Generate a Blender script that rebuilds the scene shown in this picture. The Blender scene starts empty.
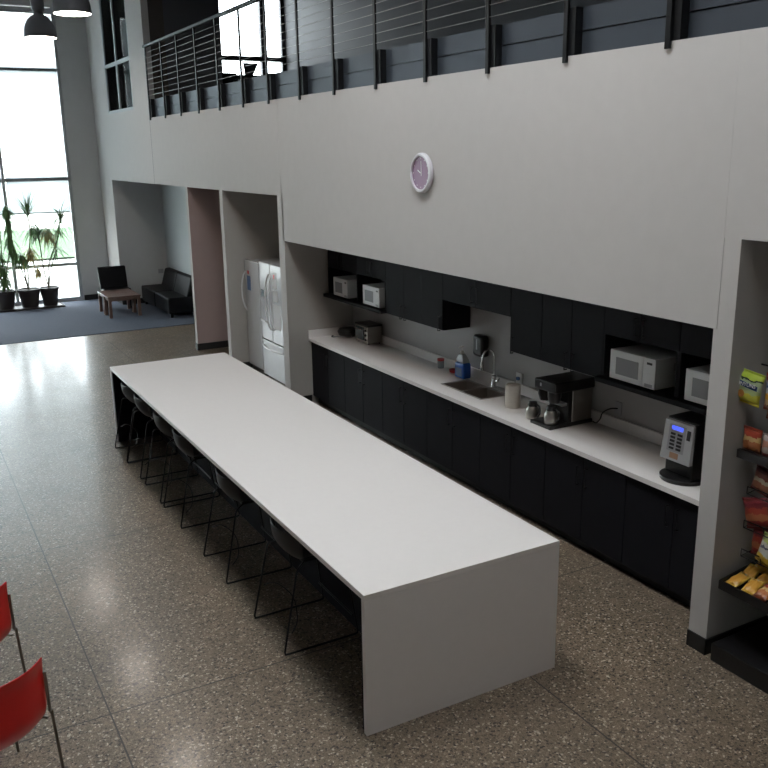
import bpy, bmesh, math, random
from mathutils import Vector, Matrix
C = bpy.context.scene.collection
S = bpy.context.scene
PI = math.pi
random.seed(7)

# ---------------------------------------------------------------- camera
F = 879.03
yaw, pitch, roll = 0.5048, -0.2598, -0.015
fw = Vector((math.sin(yaw)*math.cos(pitch), math.cos(yaw)*math.cos(pitch), math.sin(pitch)))
rt = fw.cross(Vector((0, 0, 1))).normalized(); up = rt.cross(fw)
r2 = rt*math.cos(roll) + up*math.sin(roll); u2 = -rt*math.sin(roll) + up*math.cos(roll)
cd = bpy.data.cameras.new('camera'); cam = bpy.data.objects.new('camera', cd); C.objects.link(cam)
cd.sensor_width = 36; cd.lens = 36*F/768; cd.clip_end = 300; cd.clip_start = 0.05
M = Matrix((r2, u2, -fw)).transposed().to_4x4(); M.translation = Vector((-2.0379, -3.9578, 3.3182))
cam.matrix_world = M
S.camera = cam

# ---------------------------------------------------------------- world, exposure
SKY = 9.8
w = bpy.data.worlds.new('overcast_sky'); S.world = w; w.use_nodes = True
bgn = w.node_tree.nodes['Background']
bgn.inputs['Color'].default_value = (0.90, 0.935, 1.0, 1); bgn.inputs['Strength'].default_value = SKY
S.view_settings.view_transform = 'Standard'; S.view_settings.look = 'None'
S.view_settings.gamma = 1; S.view_settings.exposure = 0.36
LAMP = 22.0

# ---------------------------------------------------------------- materials
def mat(name, col, rough=0.5, metal=0.0, noise=0.0, nscale=8.0, bump=0.0, bscale=40.0, spec=None, coat=0.0, trans=0.0, emit=None, estr=0.0):
    m = bpy.data.materials.new(name); m.use_nodes = True
    nt = m.node_tree; b = nt.nodes['Principled BSDF']
    b.inputs['Base Color'].default_value = (*col, 1)
    b.inputs['Roughness'].default_value = rough; b.inputs['Metallic'].default_value = metal
    if spec is not None: b.inputs['Specular IOR Level'].default_value = spec
    if coat: b.inputs['Coat Weight'].default_value = coat; b.inputs['Coat Roughness'].default_value = 0.08
    if trans: b.inputs['Transmission Weight'].default_value = trans
    if emit: b.inputs['Emission Color'].default_value = (*emit, 1); b.inputs['Emission Strength'].default_value = estr
    tc = nt.nodes.new('ShaderNodeTexCoord')
    n = nt.nodes.new('ShaderNodeTexNoise'); n.inputs['Scale'].default_value = nscale; n.inputs['Detail'].default_value = 4
    nt.links.new(tc.outputs['Object'], n.inputs['Vector'])
    if noise == 0: noise = 0.04
    mx = nt.nodes.new('ShaderNodeMix'); mx.data_type = 'RGBA'
    mx.inputs[6].default_value = (*[c*(1-noise) for c in col], 1)
    mx.inputs[7].default_value = (*[min(1, c*(1+noise)) for c in col], 1)
    nt.links.new(n.outputs['Fac'], mx.inputs[0]); nt.links.new(mx.outputs[2], b.inputs['Base Color'])
    if bump:
        n2 = nt.nodes.new('ShaderNodeTexNoise'); n2.inputs['Scale'].default_value = bscale
        nt.links.new(tc.outputs['Object'], n2.inputs['Vector'])
        bp = nt.nodes.new('ShaderNodeBump'); bp.inputs['Strength'].default_value = bump; bp.inputs['Distance'].default_value = 0.01
        nt.links.new(n2.outputs['Fac'], bp.inputs['Height']); nt.links.new(bp.outputs['Normal'], b.inputs['Normal'])
    return m

def mk_floor():
    m = bpy.data.materials.new('polished_concrete'); m.use_nodes = True
    nt = m.node_tree; N = nt.nodes; L = nt.links; b = N['Principled BSDF']
    tc = N.new('ShaderNodeTexCoord')
    def vor(scale, out='Color'):
        v = N.new('ShaderNodeTexVoronoi'); v.inputs['Scale'].default_value = scale; L.new(tc.outputs['Object'], v.inputs['Vector']); return v
    def ramp(src, stops):
        r = N.new('ShaderNodeValToRGB'); r.color_ramp.interpolation = 'LINEAR'
        e = r.color_ramp.elements
        e[0].position, e[0].color = stops[0][0], (*stops[0][1], 1); e[1].position, e[1].color = stops[-1][0], (*stops[-1][1], 1)
        for p, c in stops[1:-1]:
            q = e.new(p); q.color = (*c, 1)
        L.new(src, r.inputs[0]); return r
    v1 = vor(82); sep = N.new('ShaderNodeSeparateColor'); L.new(v1.outputs['Color'], sep.inputs[0])
    r1 = ramp(sep.outputs[0], [(0.0, (0.035, 0.026, 0.020)), (0.10, (0.075, 0.056, 0.042)), (0.16, (0.150, 0.114, 0.084)), (0.5, (0.185, 0.142, 0.104)), (0.90, (0.24, 0.187, 0.138)), (0.94, (0.40, 0.34, 0.27)), (1.0, (0.52, 0.46, 0.38))])
    v2 = vor(230); sep2 = N.new('ShaderNodeSeparateColor'); L.new(v2.outputs['Color'], sep2.inputs[0])
    r2_ = ramp(sep2.outputs[1], [(0.0, (0.35, 0.33, 0.3)), (0.2, (0.85, 0.85, 0.85)), (0.8, (1.05, 1.05, 1.05)), (1.0, (1.7, 1.65, 1.6))])
    mul = N.new('ShaderNodeMix'); mul.data_type = 'RGBA'; mul.blend_type = 'MULTIPLY'; mul.inputs[0].default_value = 1
    L.new(r1.outputs[0], mul.inputs[6]); L.new(r2_.outputs[0], mul.inputs[7])
    n = N.new('ShaderNodeTexNoise'); n.inputs['Scale'].default_value = 0.9; n.inputs['Detail'].default_value = 6; L.new(tc.outputs['Object'], n.inputs['Vector'])
    r3 = ramp(n.outputs['Fac'], [(0.3, (0.82, 0.82, 0.82)), (0.7, (1.15, 1.12, 1.08))])
    mul2 = N.new('ShaderNodeMix'); mul2.data_type = 'RGBA'; mul2.blend_type = 'MULTIPLY'; mul2.inputs[0].default_value = 1
    L.new(mul.outputs[2], mul2.inputs[6]); L.new(r3.outputs[0], mul2.inputs[7])
    # saw-cut joints
    sx = N.new('ShaderNodeSeparateXYZ'); L.new(tc.outputs['Object'], sx.inputs[0])
    def joint(src, off, per):
        def mth(op, a, v2=None):
            q = N.new('ShaderNodeMath'); q.operation = op
            if isinstance(a, float): q.inputs[0].default_value = a
            else: L.new(a, q.inputs[0])
            if v2 is not None: q.inputs[1].default_value = v2
            return q.outputs[0]
        a = mth('ADD', src, -off + per/2 + 100*per); a = mth('MODULO', a, per); a = mth('ADD', a, -per/2); a = mth('ABSOLUTE', a); return mth('LESS_THAN', a, 0.005)
    jx = joint(sx.outputs[0], -1.26, 2.46); jy = joint(sx.outputs[1], 0.98, 2.65)
    mxm = N.new('ShaderNodeMath'); mxm.operation = 'MAXIMUM'; L.new(jx, mxm.inputs[0]); L.new(jy, mxm.inputs[1])
    fin = N.new('ShaderNodeMix'); fin.data_type = 'RGBA'; L.new(mxm.outputs[0], fin.inputs[0]); L.new(mul2.outputs[2], fin.inputs[6]); fin.inputs[7].default_value = (0.035, 0.03, 0.025, 1)
    L.new(fin.outputs[2], b.inputs['Base Color'])
    n3 = N.new('ShaderNodeTexNoise'); n3.inputs['Scale'].default_value = 1.7; n3.inputs['Detail'].default_value = 5; L.new(tc.outputs['Object'], n3.inputs['Vector'])
    mr = N.new('ShaderNodeMapRange'); mr.inputs['To Min'].default_value = 0.30; mr.inputs['To Max'].default_value = 0.42; L.new(n3.outputs['Fac'], mr.inputs['Value'])
    L.new(mr.outputs[0], b.inputs['Roughness']); b.inputs['Specular IOR Level'].default_value = 0.5; b.inputs['Coat Weight'].default_value = 0.45; b.inputs['Coat Roughness'].default_value = 0.16
    bp = N.new('ShaderNodeBump'); bp.inputs['Strength'].default_value = 0.05; bp.inputs['Distance'].default_value = 0.01; L.new(n3.outputs['Fac'], bp.inputs['Height']); L.new(bp.outputs['Normal'], b.inputs['Normal'])
    return m

def mk_bands(name, stops, rough=0.3, axis=2, noise=0.0):
    """colour bands along the generated z of the object, for printed packets"""
    m = bpy.data.materials.new(name); m.use_nodes = True; nt = m.node_tree; N = nt.nodes; L = nt.links; b = N['Principled BSDF']
    tc = N.new('ShaderNodeTexCoord'); sx = N.new('ShaderNodeSeparateXYZ'); L.new(tc.outputs['Generated'], sx.inputs[0])
    nz = N.new('ShaderNodeTexNoise'); nz.inputs['Scale'].default_value = 5; L.new(tc.outputs['Generated'], nz.inputs['Vector'])
    a = N.new('ShaderNodeMath'); a.operation = 'MULTIPLY_ADD'; L.new(nz.outputs['Fac'], a.inputs[0]); a.inputs[1].default_value = 0.25; L.new(sx.outputs[axis], a.inputs[2])
    s = N.new('ShaderNodeMath'); s.operation = 'SUBTRACT'; L.new(a.outputs[0], s.inputs[0]); s.inputs[1].default_value = 0.125
    r = N.new('ShaderNodeValToRGB'); r.color_ramp.interpolation = 'CONSTANT'; e = r.color_ramp.elements
    e[0].position, e[0].color = stops[0][0], (*stops[0][1], 1)
    e[1].position, e[1].color = stops[1][0], (*stops[1][1], 1)
    for p, c in stops[2:]:
        q = e.new(p); q.color = (*c, 1)
    L.new(s.outputs[0], r.inputs[0]); L.new(r.outputs[0], b.inputs['Base Color'])
    b.inputs['Roughness'].default_value = rough
    return m

def mk_glass(name, tint=(0.95, 0.98, 0.97), refl=0.08):
    m = bpy.data.materials.new(name); m.use_nodes = True; nt = m.node_tree; N = nt.nodes; L = nt.links
    N.remove(N['Principled BSDF']); out = N['Material Output']
    t = N.new('ShaderNodeBsdfTransparent'); t.inputs[0].default_value = (*tint, 1)
    g = N.new('ShaderNodeBsdfGlossy'); g.inputs['Roughness'].default_value = 0.02
    mx = N.new('ShaderNodeMixShader'); mx.inputs[0].default_value = refl
    L.new(t.outputs[0], mx.inputs[1]); L.new(g.outputs[0], mx.inputs[2]); L.new(mx.outputs[0], out.inputs[0]); return m

def mk_shade():
    m = bpy.data.materials.new('translucent_shade_fabric'); m.use_nodes = True; nt = m.node_tree; N = nt.nodes; L = nt.links
    N.remove(N['Principled BSDF']); out = N['Material Output']
    t = N.new('ShaderNodeBsdfTransparent'); t.inputs[0].default_value = (0.8, 0.85, 0.87, 1)
    tl = N.new('ShaderNodeBsdfTranslucent'); tl.inputs[0].default_value = (0.26, 0.29, 0.298, 1)
    d = N.new('ShaderNodeBsdfDiffuse'); d.inputs[0].default_value = (0.6, 0.62, 0.63, 1)
    m1 = N.new('ShaderNodeMixShader'); m1.inputs[0].default_value = 0.3; L.new(tl.outputs[0], m1.inputs[1]); L.new(d.outputs[0], m1.inputs[2])
    m2 = N.new('ShaderNodeMixShader'); m2.inputs[0].default_value = 0.05; L.new(m1.outputs[0], m2.inputs[1]); L.new(t.outputs[0], m2.inputs[2])
    L.new(m2.outputs[0], out.inputs[0]); return m

WHITE = mat('white_wall_paint', (0.505, 0.478, 0.462), 0.65, bump=0.05, bscale=120)
GREYW = mat('grey_wall_paint', (0.54, 0.545, 0.545), 0.7, bump=0.05, bscale=120)
TAUPESHADE = mat('wall_side_shade_taupe', (0.40, 0.375, 0.345), 0.7)  # side-face shade of the white partitions, put into the colour
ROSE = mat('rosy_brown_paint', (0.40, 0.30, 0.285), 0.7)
DARKW = mat('dark_charcoal_paint', (0.075, 0.077, 0.085), 0.6)
BROWN = mat('dark_brown_panel', (0.06, 0.048, 0.042), 0.5, noise=0.2)
CEIL = mat('ceiling_paint', (0.45, 0.45, 0.44), 0.8)
BASEB = mat('black_rubber_baseboard', (0.012, 0.012, 0.013), 0.5)
FLOOR = mk_floor()
CARPET = mat('blue_grey_carpet', (0.085, 0.10, 0.135), 0.95, noise=0.35, nscale=60, bump=0.4, bscale=300)
ALU = mat('aluminium_mullion', (0.42, 0.44, 0.45), 0.45, 0.3)
DKALU = mat('dark_mullion', (0.02, 0.02, 0.023), 0.4, 0.3)
GLASS = mk_glass('window_glass')
DGLASS = mk_glass('interior_window_glass', (0.35, 0.38, 0.4), 0.05)
SHADE = mk_shade()
CAB = mat('charcoal_laminate', (0.0115, 0.0115, 0.0145), 0.6, noise=0.15, nscale=5, spec=0.10)
CABD = mat('black_recess', (0.006, 0.006, 0.007), 0.6)
HANDLE = mat('dark_handle_metal', (0.01, 0.01, 0.012), 0.3, 0.7)
QUARTZ = mat('white_quartz', (0.78, 0.735, 0.71), 0.28, noise=0.03, nscale=30)
ISLW = mat('white_island_surface', (0.83, 0.785, 0.765), 0.32, noise=0.02, nscale=20)
SPLASH = mat('pale_backsplash', (0.34, 0.325, 0.315), 0.4)
STEELB = mat('black_steel', (0.012, 0.013, 0.015), 0.4, 0.5)
STEELG = mat('blue_grey_steel', (0.055, 0.065, 0.082), 0.4, 0.4)
CABLE = mat('steel_cable', (0.30, 0.29, 0.28), 0.35, 0.9)
STAIN = mat('stainless_steel', (0.42, 0.40, 0.37), 0.28, 1.0)
CHROME = mat('chrome', (0.6, 0.6, 0.6), 0.12, 1.0)
SINKM = mat('sink_steel', (0.42, 0.38, 0.35), 0.45, 0.85)
APPW = mat('white_appliance_enamel', (0.72, 0.72, 0.72), 0.25)
FRIDGEW = mat('white_fridge_enamel', (0.56, 0.56, 0.565), 0.2, coat=0.3)
GREYPL = mat('grey_plastic', (0.30, 0.30, 0.31), 0.4)
BLACKPL = mat('black_plastic', (0.010, 0.010, 0.011), 0.3)
SHELL = mat('charcoal_stool_plastic', (0.011, 0.012, 0.015), 0.55)
LEATHER = mat('black_leather', (0.007, 0.0075, 0.009), 0.42, spec=0.13, bump=0.15, bscale=60)
WOOD = mat('dark_coffee_table_wood', (0.17, 0.105, 0.085), 0.3, noise=0.3, nscale=12)
RED = mat('red_plastic', (0.74, 0.014, 0.014), 0.30)
TUBEM = mat('grey_tube_steel', (0.25, 0.23, 0.20), 0.3, 0.9)
LAMPM = mat('dark_grey_lamp_enamel', (0.14, 0.142, 0.155), 0.45)
LAMPIN = mat('lamp_inside_white', (0.8, 0.8, 0.8), 0.5)
LAMPE = mat('lamp_diffuser', (0.9, 0.9, 0.9), 0.5, emit=(1.0, 0.90, 0.82), estr=LAMP)
POTM = mat('dark_plant_pot', (0.035, 0.028, 0.026), 0.5)
SOIL = mat('potting_soil', (0.02, 0.014, 0.01), 0.95)
LEAF = mat('dracaena_leaf', (0.10, 0.20, 0.06), 0.45, noise=0.35, nscale=6)
LEAF2 = mat('yellowing_leaf', (0.40, 0.34, 0.15), 0.5, noise=0.3, nscale=6)
STEM = mat('plant_stem', (0.16, 0.13, 0.07), 0.8)
LAWN = mat('lawn_grass', (0.055, 0.105, 0.045), 0.9, noise=0.3, nscale=2)
PAVE = mat('pale_paving', (0.55, 0.55, 0.52), 0.9)
HEDGE = mat('hedge_leaf', (0.06, 0.15, 0.04), 0.8, noise=0.4, nscale=5)
PAPER = mat('white_paper', (0.8, 0.8, 0.8), 0.6)
BLUEP = mat('blue_print', (0.03, 0.09, 0.22), 0.4)
REDP = mat('red_print', (0.5, 0.03, 0.03), 0.4)
BLUELIQ = mat('blue_liquid', (0.02, 0.10, 0.42), 0.15)
CLEARP = mat('clear_plastic', (0.55, 0.58, 0.60), 0.15, trans=0.5)
LCD = mat('blue_screen', (0.02, 0.05, 0.4), 0.3, emit=(0.08, 0.13, 1.0), estr=0.9)
LCDD = mat('dark_display', (0.02, 0.06, 0.07), 0.2)
CREAM = mat('cream_plastic', (0.62, 0.58, 0.52), 0.45)
FACEREFL = mat('clock_face_pink_reflection', (0.27, 0.15, 0.25), 0.3)  # purple-grey face with a pink reflection painted into its colour
CLOCKW = mat('clock_rim_plastic', (0.66, 0.64, 0.68), 0.3)
YELLOW = mat('yellow_print', (0.75, 0.62, 0.05), 0.35)
GLAZE = mk_glass('microwave_door_glass', (0.4, 0.4, 0.4), 0.15)
MWIN = mat('microwave_window', (0.27, 0.27, 0.28), 0.25)

# ---------------------------------------------------------------- geometry helpers
def box(bm, x0, x1, y0, y1, z0, z1):
    vs = [bm.verts.new(p) for p in ((x0,y0,z0),(x1,y0,z0),(x1,y1,z0),(x0,y1,z0),(x0,y0,z1),(x1,y0,z1),(x1,y1,z1),(x0,y1,z1))]
    for f in ((3,2,1,0),(4,5,6,7),(0,1,5,4),(1,2,6,5),(2,3,7,6),(3,0,4,7)): bm.faces.new([vs[i] for i in f])

def hexa(bm, lo, hi):
    """lo, hi: four xyz points each, counter-clockwise seen from above"""
    vs = [bm.verts.new(p) for p in lo+hi]
    for f in ((3,2,1,0),(4,5,6,7),(0,1,5,4),(1,2,6,5),(2,3,7,6),(3,0,4,7)): bm.faces.new([vs[i] for i in f])

def tube(bm, pts, r, seg=8, cap=True):
    pts = [Vector(p) for p in pts]; rings = []
    rr = r if isinstance(r, (list, tuple)) else [r]*len(pts)
    prev = None
    for i, p in enumerate(pts):
        if i == 0: t = pts[1]-pts[0]
        elif i == len(pts)-1: t = pts[-1]-pts[-2]
        else: t = (pts[i+1]-p).normalized() + (p-pts[i-1]).normalized()
        t = t.normalized() if t.length > 1e-6 else Vector((0,0,1))
        if prev is None:
            a = t.cross(Vector((0,0,1)))
            if a.length < 1e-3: a = t.cross(Vector((1,0,0)))
            a.normalize()
        else:
            a = prev - t*prev.dot(t)
            a.normalize()
        prev = a; b = t.cross(a)
        rings.append([bm.verts.new(p + (a*math.cos(2*PI*k/seg) + b*math.sin(2*PI*k/seg))*rr[i]) for k in range(seg)])
    for i in range(len(rings)-1):
        for k in range(seg):
            bm.faces.new((rings[i][k], rings[i][(k+1)%seg], rings[i+1][(k+1)%seg], rings[i+1][k]))
    if cap:
        bm.faces.new(rings[0][::-1]); bm.faces.new(rings[-1])

def lathe(bm, prof, c=(0,0,0), seg=28, axis='z'):
    rings = []
    for r, z in prof:
        r = max(r, 1e-4); ring = []
        for k in range(seg):
            a = 2*PI*k/seg
            if axis == 'z': p = (c[0]+r*math.cos(a), c[1]+r*math.sin(a), c[2]+z)
            else: p = (c[0]-z, c[1]+r*math.cos(a), c[2]+r*math.sin(a))     # axis towards -x
            ring.append(bm.verts.new(p))
        rings.append(ring)
    for i in range(len(rings)-1):
        for k in range(seg):
            bm.faces.new((rings[i][k], rings[i][(k+1)%seg], rings[i+1][(k+1)%seg], rings[i+1][k]))
    bm.faces.new(rings[0][::-1]); bm.faces.new(rings[-1])

def grid(bm, fn, nu, nv):
    g = [[bm.verts.new(fn(i/nu, j/nv)) for j in range(nv+1)] for i in range(nu+1)]
    for i in range(nu):
        for j in range(nv): bm.faces.new((g[i][j], g[i+1][j], g[i+1][j+1], g[i][j+1]))

def smooth_path(pts, n=6):
    P = [Vector(p) for p in pts]; out = []
    for i in range(len(P)-1):
        p0 = P[max(i-1,0)]; p1 = P[i]; p2 = P[i+1]; p3 = P[min(i+2,len(P)-1)]
        for k in range(n):
            t = k/n
            out.append(0.5*((2*p1)+(p2-p0)*t+(2*p0-5*p1+4*p2-p3)*t*t+(3*p1-p0-3*p2+p3)*t**3))
    out.append(P[-1]); return out

def add(bm, s):
    k = s[0]
    if k == 'box': box(bm, *s[1:])
    elif k == 'tube': tube(bm, *s[1:])
    elif k == 'lathe': lathe(bm, *s[1:])
    elif k == 'hexa': hexa(bm, *s[1:])
    elif k == 'grid': grid(bm, *s[1:])

def mesh(name, m, *shapes, parent=None, off=(0,0,0), bevel=0.0, smooth=False, solid=0.0, subsurf=0, label=None, bseg=2):
    bm = bmesh.new()
    for s in shapes: add(bm, s)
    if any(off): bmesh.ops.translate(bm, verts=bm.verts, vec=-Vector(off))
    bmesh.ops.recalc_face_normals(bm, faces=bm.faces)
    me = bpy.data.meshes.new(name); bm.to_mesh(me); bm.free()
    o = bpy.data.objects.new(name, me); C.objects.link(o)
    me.materials.append(m)
    if smooth:
        for p in me.polygons: p.use_smooth = True
        me.set_sharp_from_angle(angle=math.radians(40))
    if solid:
        md = o.modifiers.new('thickness', 'SOLIDIFY'); md.thickness = solid; md.offset = 0
    if subsurf:
        md = o.modifiers.new('smooth', 'SUBSURF'); md.levels = subsurf; md.render_levels = subsurf
    if bevel:
        md = o.modifiers.new('bevel', 'BEVEL'); md.width = bevel; md.segments = bseg; md.limit_method = 'ANGLE'
    if parent is not None: o.parent = parent
    if label: o['label'] = label
    return o

def tag(o, label=None, cat=None, group=None, kind=None):
    if label: o['label'] = label
    if cat: o['category'] = cat
    if group: o['group'] = group
    if kind: o['kind'] = kind
    return o

class Thing:
    """an Empty at the base of a thing; part() takes world coordinates unless local=True"""
    def __init__(s, name, label, cat, loc, group=None, kind=None, rotz=0.0, local=False):
        s.o = bpy.data.objects.new(name, None); C.objects.link(s.o); s.o.location = loc; s.o.rotation_euler.z = rotz
        s.o.empty_display_size = 0.1; s.loc = loc; s.local = local
        tag(s.o, label, cat, group, kind)
    def part(s, name, m, *shapes, on=None, **kw):
        return mesh(name, m, *shapes, parent=on if on is not None else s.o, off=(0,0,0) if s.local else s.loc, **kw)

def dup(root, loc, label=None, rotz=None, group=None):
    r = root.copy(); C.objects.link(r); r.location = loc
    if rotz is not None: r.rotation_euler.z = rotz
    if label: r['label'] = label
    if group: r['group'] = group
    for ch in list(root.children):
        c = ch.copy(); C.objects.link(c); c.parent = r
        for g in list(ch.children):
            d = g.copy(); C.objects.link(d); d.parent = c
    return r

def struct(name, m, *shapes, **kw):
    return tag(mesh(name, m, *shapes, **kw), kind='structure')

# ---------------------------------------------------------------- the room
XW, XT = 2.375, 2.50
H1, H2, H3 = 2.777, 2.212, 3.95
YF, YFB = 17.43, 17.63
ZC = 7.6
XL, YB = -7.0, -9.0
XM = 7.15
struct('floor', FLOOR, ('box', XL, XM, YB, YFB, -0.1, 0.0))
struct('floor_carpet', CARPET, ('box', XL, 3.45, 13.12, YF, 0.0005, 0.010))
KX0, KX1, KY0, KY1 = -0.5, 0.9, -2.5, 5.0
struct('ceiling', CEIL, ('box', XL, KX0, YB, YFB, ZC, ZC+0.1), ('box', KX1, XM, YB, YFB, ZC, ZC+0.1), ('box', KX0, KX1, YB, KY0, ZC, ZC+0.1), ('box', KX0, KX1, KY1, YFB, ZC, ZC+0.1))
fill_skylight = Thing('added_skylight', None, None, ((KX0+KX1)/2, (KY0+KY1)/2, ZC+0.1), kind='structure')  # skylight added out of view to brighten the island top
fill_skylight.part('window_frame', ALU, *[('box', KX0, KX1, y-0.03, y+0.03, ZC+0.1, ZC+0.16) for y in (KY0+0.03, 0.0, 2.5, KY1-0.03)])
fill_skylight.part('glass', GLASS, ('box', KX0, KX1, KY0, KY1, ZC+0.12, ZC+0.13))
struct('wall_left', WHITE, ('box', XL-0.1, XL, YB, YFB, 0, ZC))
struct('wall_back', WHITE, ('box', XL, XM, YB-0.1, YB, 0, ZC))
struct('wall_right', DARKW, ('box', XM, XM+0.1, YB, YFB, 0, ZC))

# kitchen-side wall: fascia and the ends of the partitions
struct('wall_front_upper', WHITE, ('box', XW, XT, -0.262, 6.655, H2+0.0005, H3))
struct('wall_front_upper_near', WHITE, ('box', XW, XT, YB, -0.268, H1, H3))
struct('wall_front_upper_middle', WHITE, ('box', XW, XT, 6.661, 12.69, H1, H3))
struct('wall_front_upper_far', WHITE, ('box', XW, XT, 12.71, YF, H1, 4.14), ('box', XW, XT, 12.71, 13.80, 4.14, ZC), ('box', XW, XT, 15.97, YF, 4.14, ZC), ('box', XW, XT, 13.80, 15.97, 7.2, ZC))
struct('trim_1', DARKW, ('box', XW+0.001, XT-0.01, 12.69, 12.71, H1, H3))
struct('trim_2', GREYW, ('box', XW+0.004, XT-0.01, 6.655, 6.661, H1, H3))
struct('trim_3', WHITE, ('box', XW+0.001, XT-0.01, -0.268, -0.262, H1, H3))
struct('wall_column_near', WHITE, ('box', XW, XW+0.004, -0.389, -0.268, 0, H1), ('box', XW, XW+0.004, -0.268, -0.239, 0, H2))
struct('wall_partition_near', mat('partition_side_shade_grey', (0.43, 0.42, 0.405), 0.65), ('box', XW+0.004, 3.42, -0.389, -0.239, 0, H1))  # shade of this partition's side faces is mixed into the grey
struct('wall_column_kitchen', WHITE, ('box', XW, XW+0.004, 6.62, 6.80, 0, H1))
struct('wall_partition_kitchen', TAUPESHADE, ('box', XW+0.004, 3.42, 6.62, 6.80, 0, H1))
struct('wall_column_fridge', WHITE, ('box', XW, XW+0.004, 8.94, 9.07, 0, H1))
struct('wall_partition_fridge', TAUPESHADE, ('box', XW+0.004, 4.60, 8.94, 9.07, 0, H1))
struct('wall_column_lounge', WHITE, ('box', XW, XW+0.004, 10.69, 10.80, 0, H1))
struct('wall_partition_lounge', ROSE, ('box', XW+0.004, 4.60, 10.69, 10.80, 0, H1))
struct('wall_column_far', WHITE, ('box', XW, XW+0.004, 16.22, YF, 0, H1), ('box', XW+0.004, XT, 16.34, YF, 0, H1))
struct('wall_partition_far', GREYW, ('box', XW+0.004, 3.45, 16.22, 16.34, 0, H1))
struct('wall_snack_nook_end', WHITE, ('box', XW, 3.42, -3.5, -3.35, 0, H1))
struct('wall_front_lower_near', WHITE, ('box', XW, XT, YB, -3.5, 0, H1))
struct('wall_snack_nook', GREYW, ('box', 3.34, 3.42, -3.35, -0.389, 0, H1))
struct('wall_kitchen_nook', SPLASH, ('box', 3.34, 3.42, -0.239, 6.661, 0, H2+0.05))
struct('wall_fridge_nook', TAUPESHADE, ('box', 3.50, 3.58, 6.80, 8.94, 0, H1))
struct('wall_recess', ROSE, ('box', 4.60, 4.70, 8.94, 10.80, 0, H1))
struct('wall_lounge_nook', mat('lounge_wall_paint', (0.47, 0.50, 0.50), 0.6), ('box', 3.45, 3.53, 10.80, 16.34, 0, H1))
struct('ceiling_snack_nook', CEIL, ('box', XT, 3.42, -3.35, -0.389, H1, H1+0.1))
struct('ceiling_kitchen_nook', CEIL, ('box', XT, 3.34, -0.239, 6.661, H2, H2+0.1))
struct('ceiling_recesses', CEIL, ('box', XT, 4.70, 6.80, 16.34, H1, H1+0.1))
# baseboards
struct('baseboard_near', BASEB, ('box', XW-0.012, XW, -0.401, -0.239, 0, 0.115), ('box', XW-0.012, 3.34, -0.401, -0.389, 0, 0.115))
struct('baseboard_kitchen', BASEB, ('box', XW-0.012, XW, 6.608, 6.80, 0, 0.115), ('box', XW, 2.68, 6.608, 6.62, 0, 0.115))
struct('baseboard_lounge', BASEB, ('box', XW-0.012, XW, 10.678, 10.80, 0, 0.115), ('box', XW, 4.60, 10.678, 10.69, 0, 0.115))
struct('baseboard_fridge', BASEB, ('box', XW-0.012, XW, 8.928, 9.07, 0, 0.115), ('box', XW, 3.5, 8.928, 8.94, 0, 0.115))
struct('baseboard_far', BASEB, ('box', 1.76, XW, YF-0.012, YF, 0.01, 0.13), ('box', XW-0.012, XW, 16.22, YF-0.012, 0.01, 0.13), ('box', XW, 3.45, 16.208, 16.22, 0.01, 0.13))

# far wall: grey wall, header, window wall
struct('wall_far', GREYW, ('box', 1.74, XM, YF, YFB, 0, 4.9), ('box', 1.74, 5.43, YF, YFB, 4.9, ZC), ('box', 5.43, XM, YF, YFB, 7.3, ZC), ('box', 5.43, XM, YF, YFB, 4.9, 5.10), ('box', XL, 1.74, YF, YFB, 6.42, ZC))
win = Thing('window_1', 'tall curtain-wall window of many panes with pale shades', 'window', (1.74, YF, 0), kind='structure'); win.o['kind'] = 'structure'
del win.o['label'], win.o['category']
vx = [1.70, 0.30, -1.10, -2.50, -3.90, -5.30, -6.70]
fr = []
for i, x in enumerate(vx): fr.append(('box', x-0.035, x+0.035, YF+0.02, YF+0.16, 0, 6.42))
for z, h in ((0.05, 0.05), (0.87, 0.035), (2.80, 0.04), (5.13, 0.035), (6.34, 0.06)): fr.append(('box', XL, 1.735, YF+0.03, YF+0.15, z-h, z+h))
win.part('window_frame', ALU, *fr)
win.part('glass', GLASS, ('box', XL, 1.74, YF+0.08, YF+0.09, 0.05, 6.35))
for i in range(6):
    x0, x1 = vx[i+1]+0.045, vx[i]-0.045
    s = win.part('roller_shade', SHADE, ('grid', (lambda a, b, x0=x0, x1=x1: (x0+(x1-x0)*a, YF+0.025, 2.07+(6.25-2.07)*b)), 1, 1))
    win.part('hem_bar', ALU, ('box', x0, x1, YF+0.012, YF+0.034, 2.05, 2.08), on=s)

# interior four-pane window high in the side wall
iw = Thing('window_2', None, None, (XW, 14.9, 4.14), kind='structure')
iw.part('window_frame', ALU, ('box', XW+0.004, XW+0.064, 13.80, 13.86, 4.14, 7.2), ('box', XW+0.004, XW+0.064, 15.91, 15.97, 4.14, 7.2), ('box', XW+0.004, XW+0.064, 14.90, 14.98, 4.14, 7.2),
        ('box', XW+0.004, XW+0.064, 13.80, 15.97, 4.14, 4.20), ('box', XW+0.004, XW+0.064, 13.80, 15.97, 5.05, 5.12))
iw.part('glass', DGLASS, ('box', XW+0.030, XW+0.036, 13.83, 15.94, 4.17, 7.2))

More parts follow.
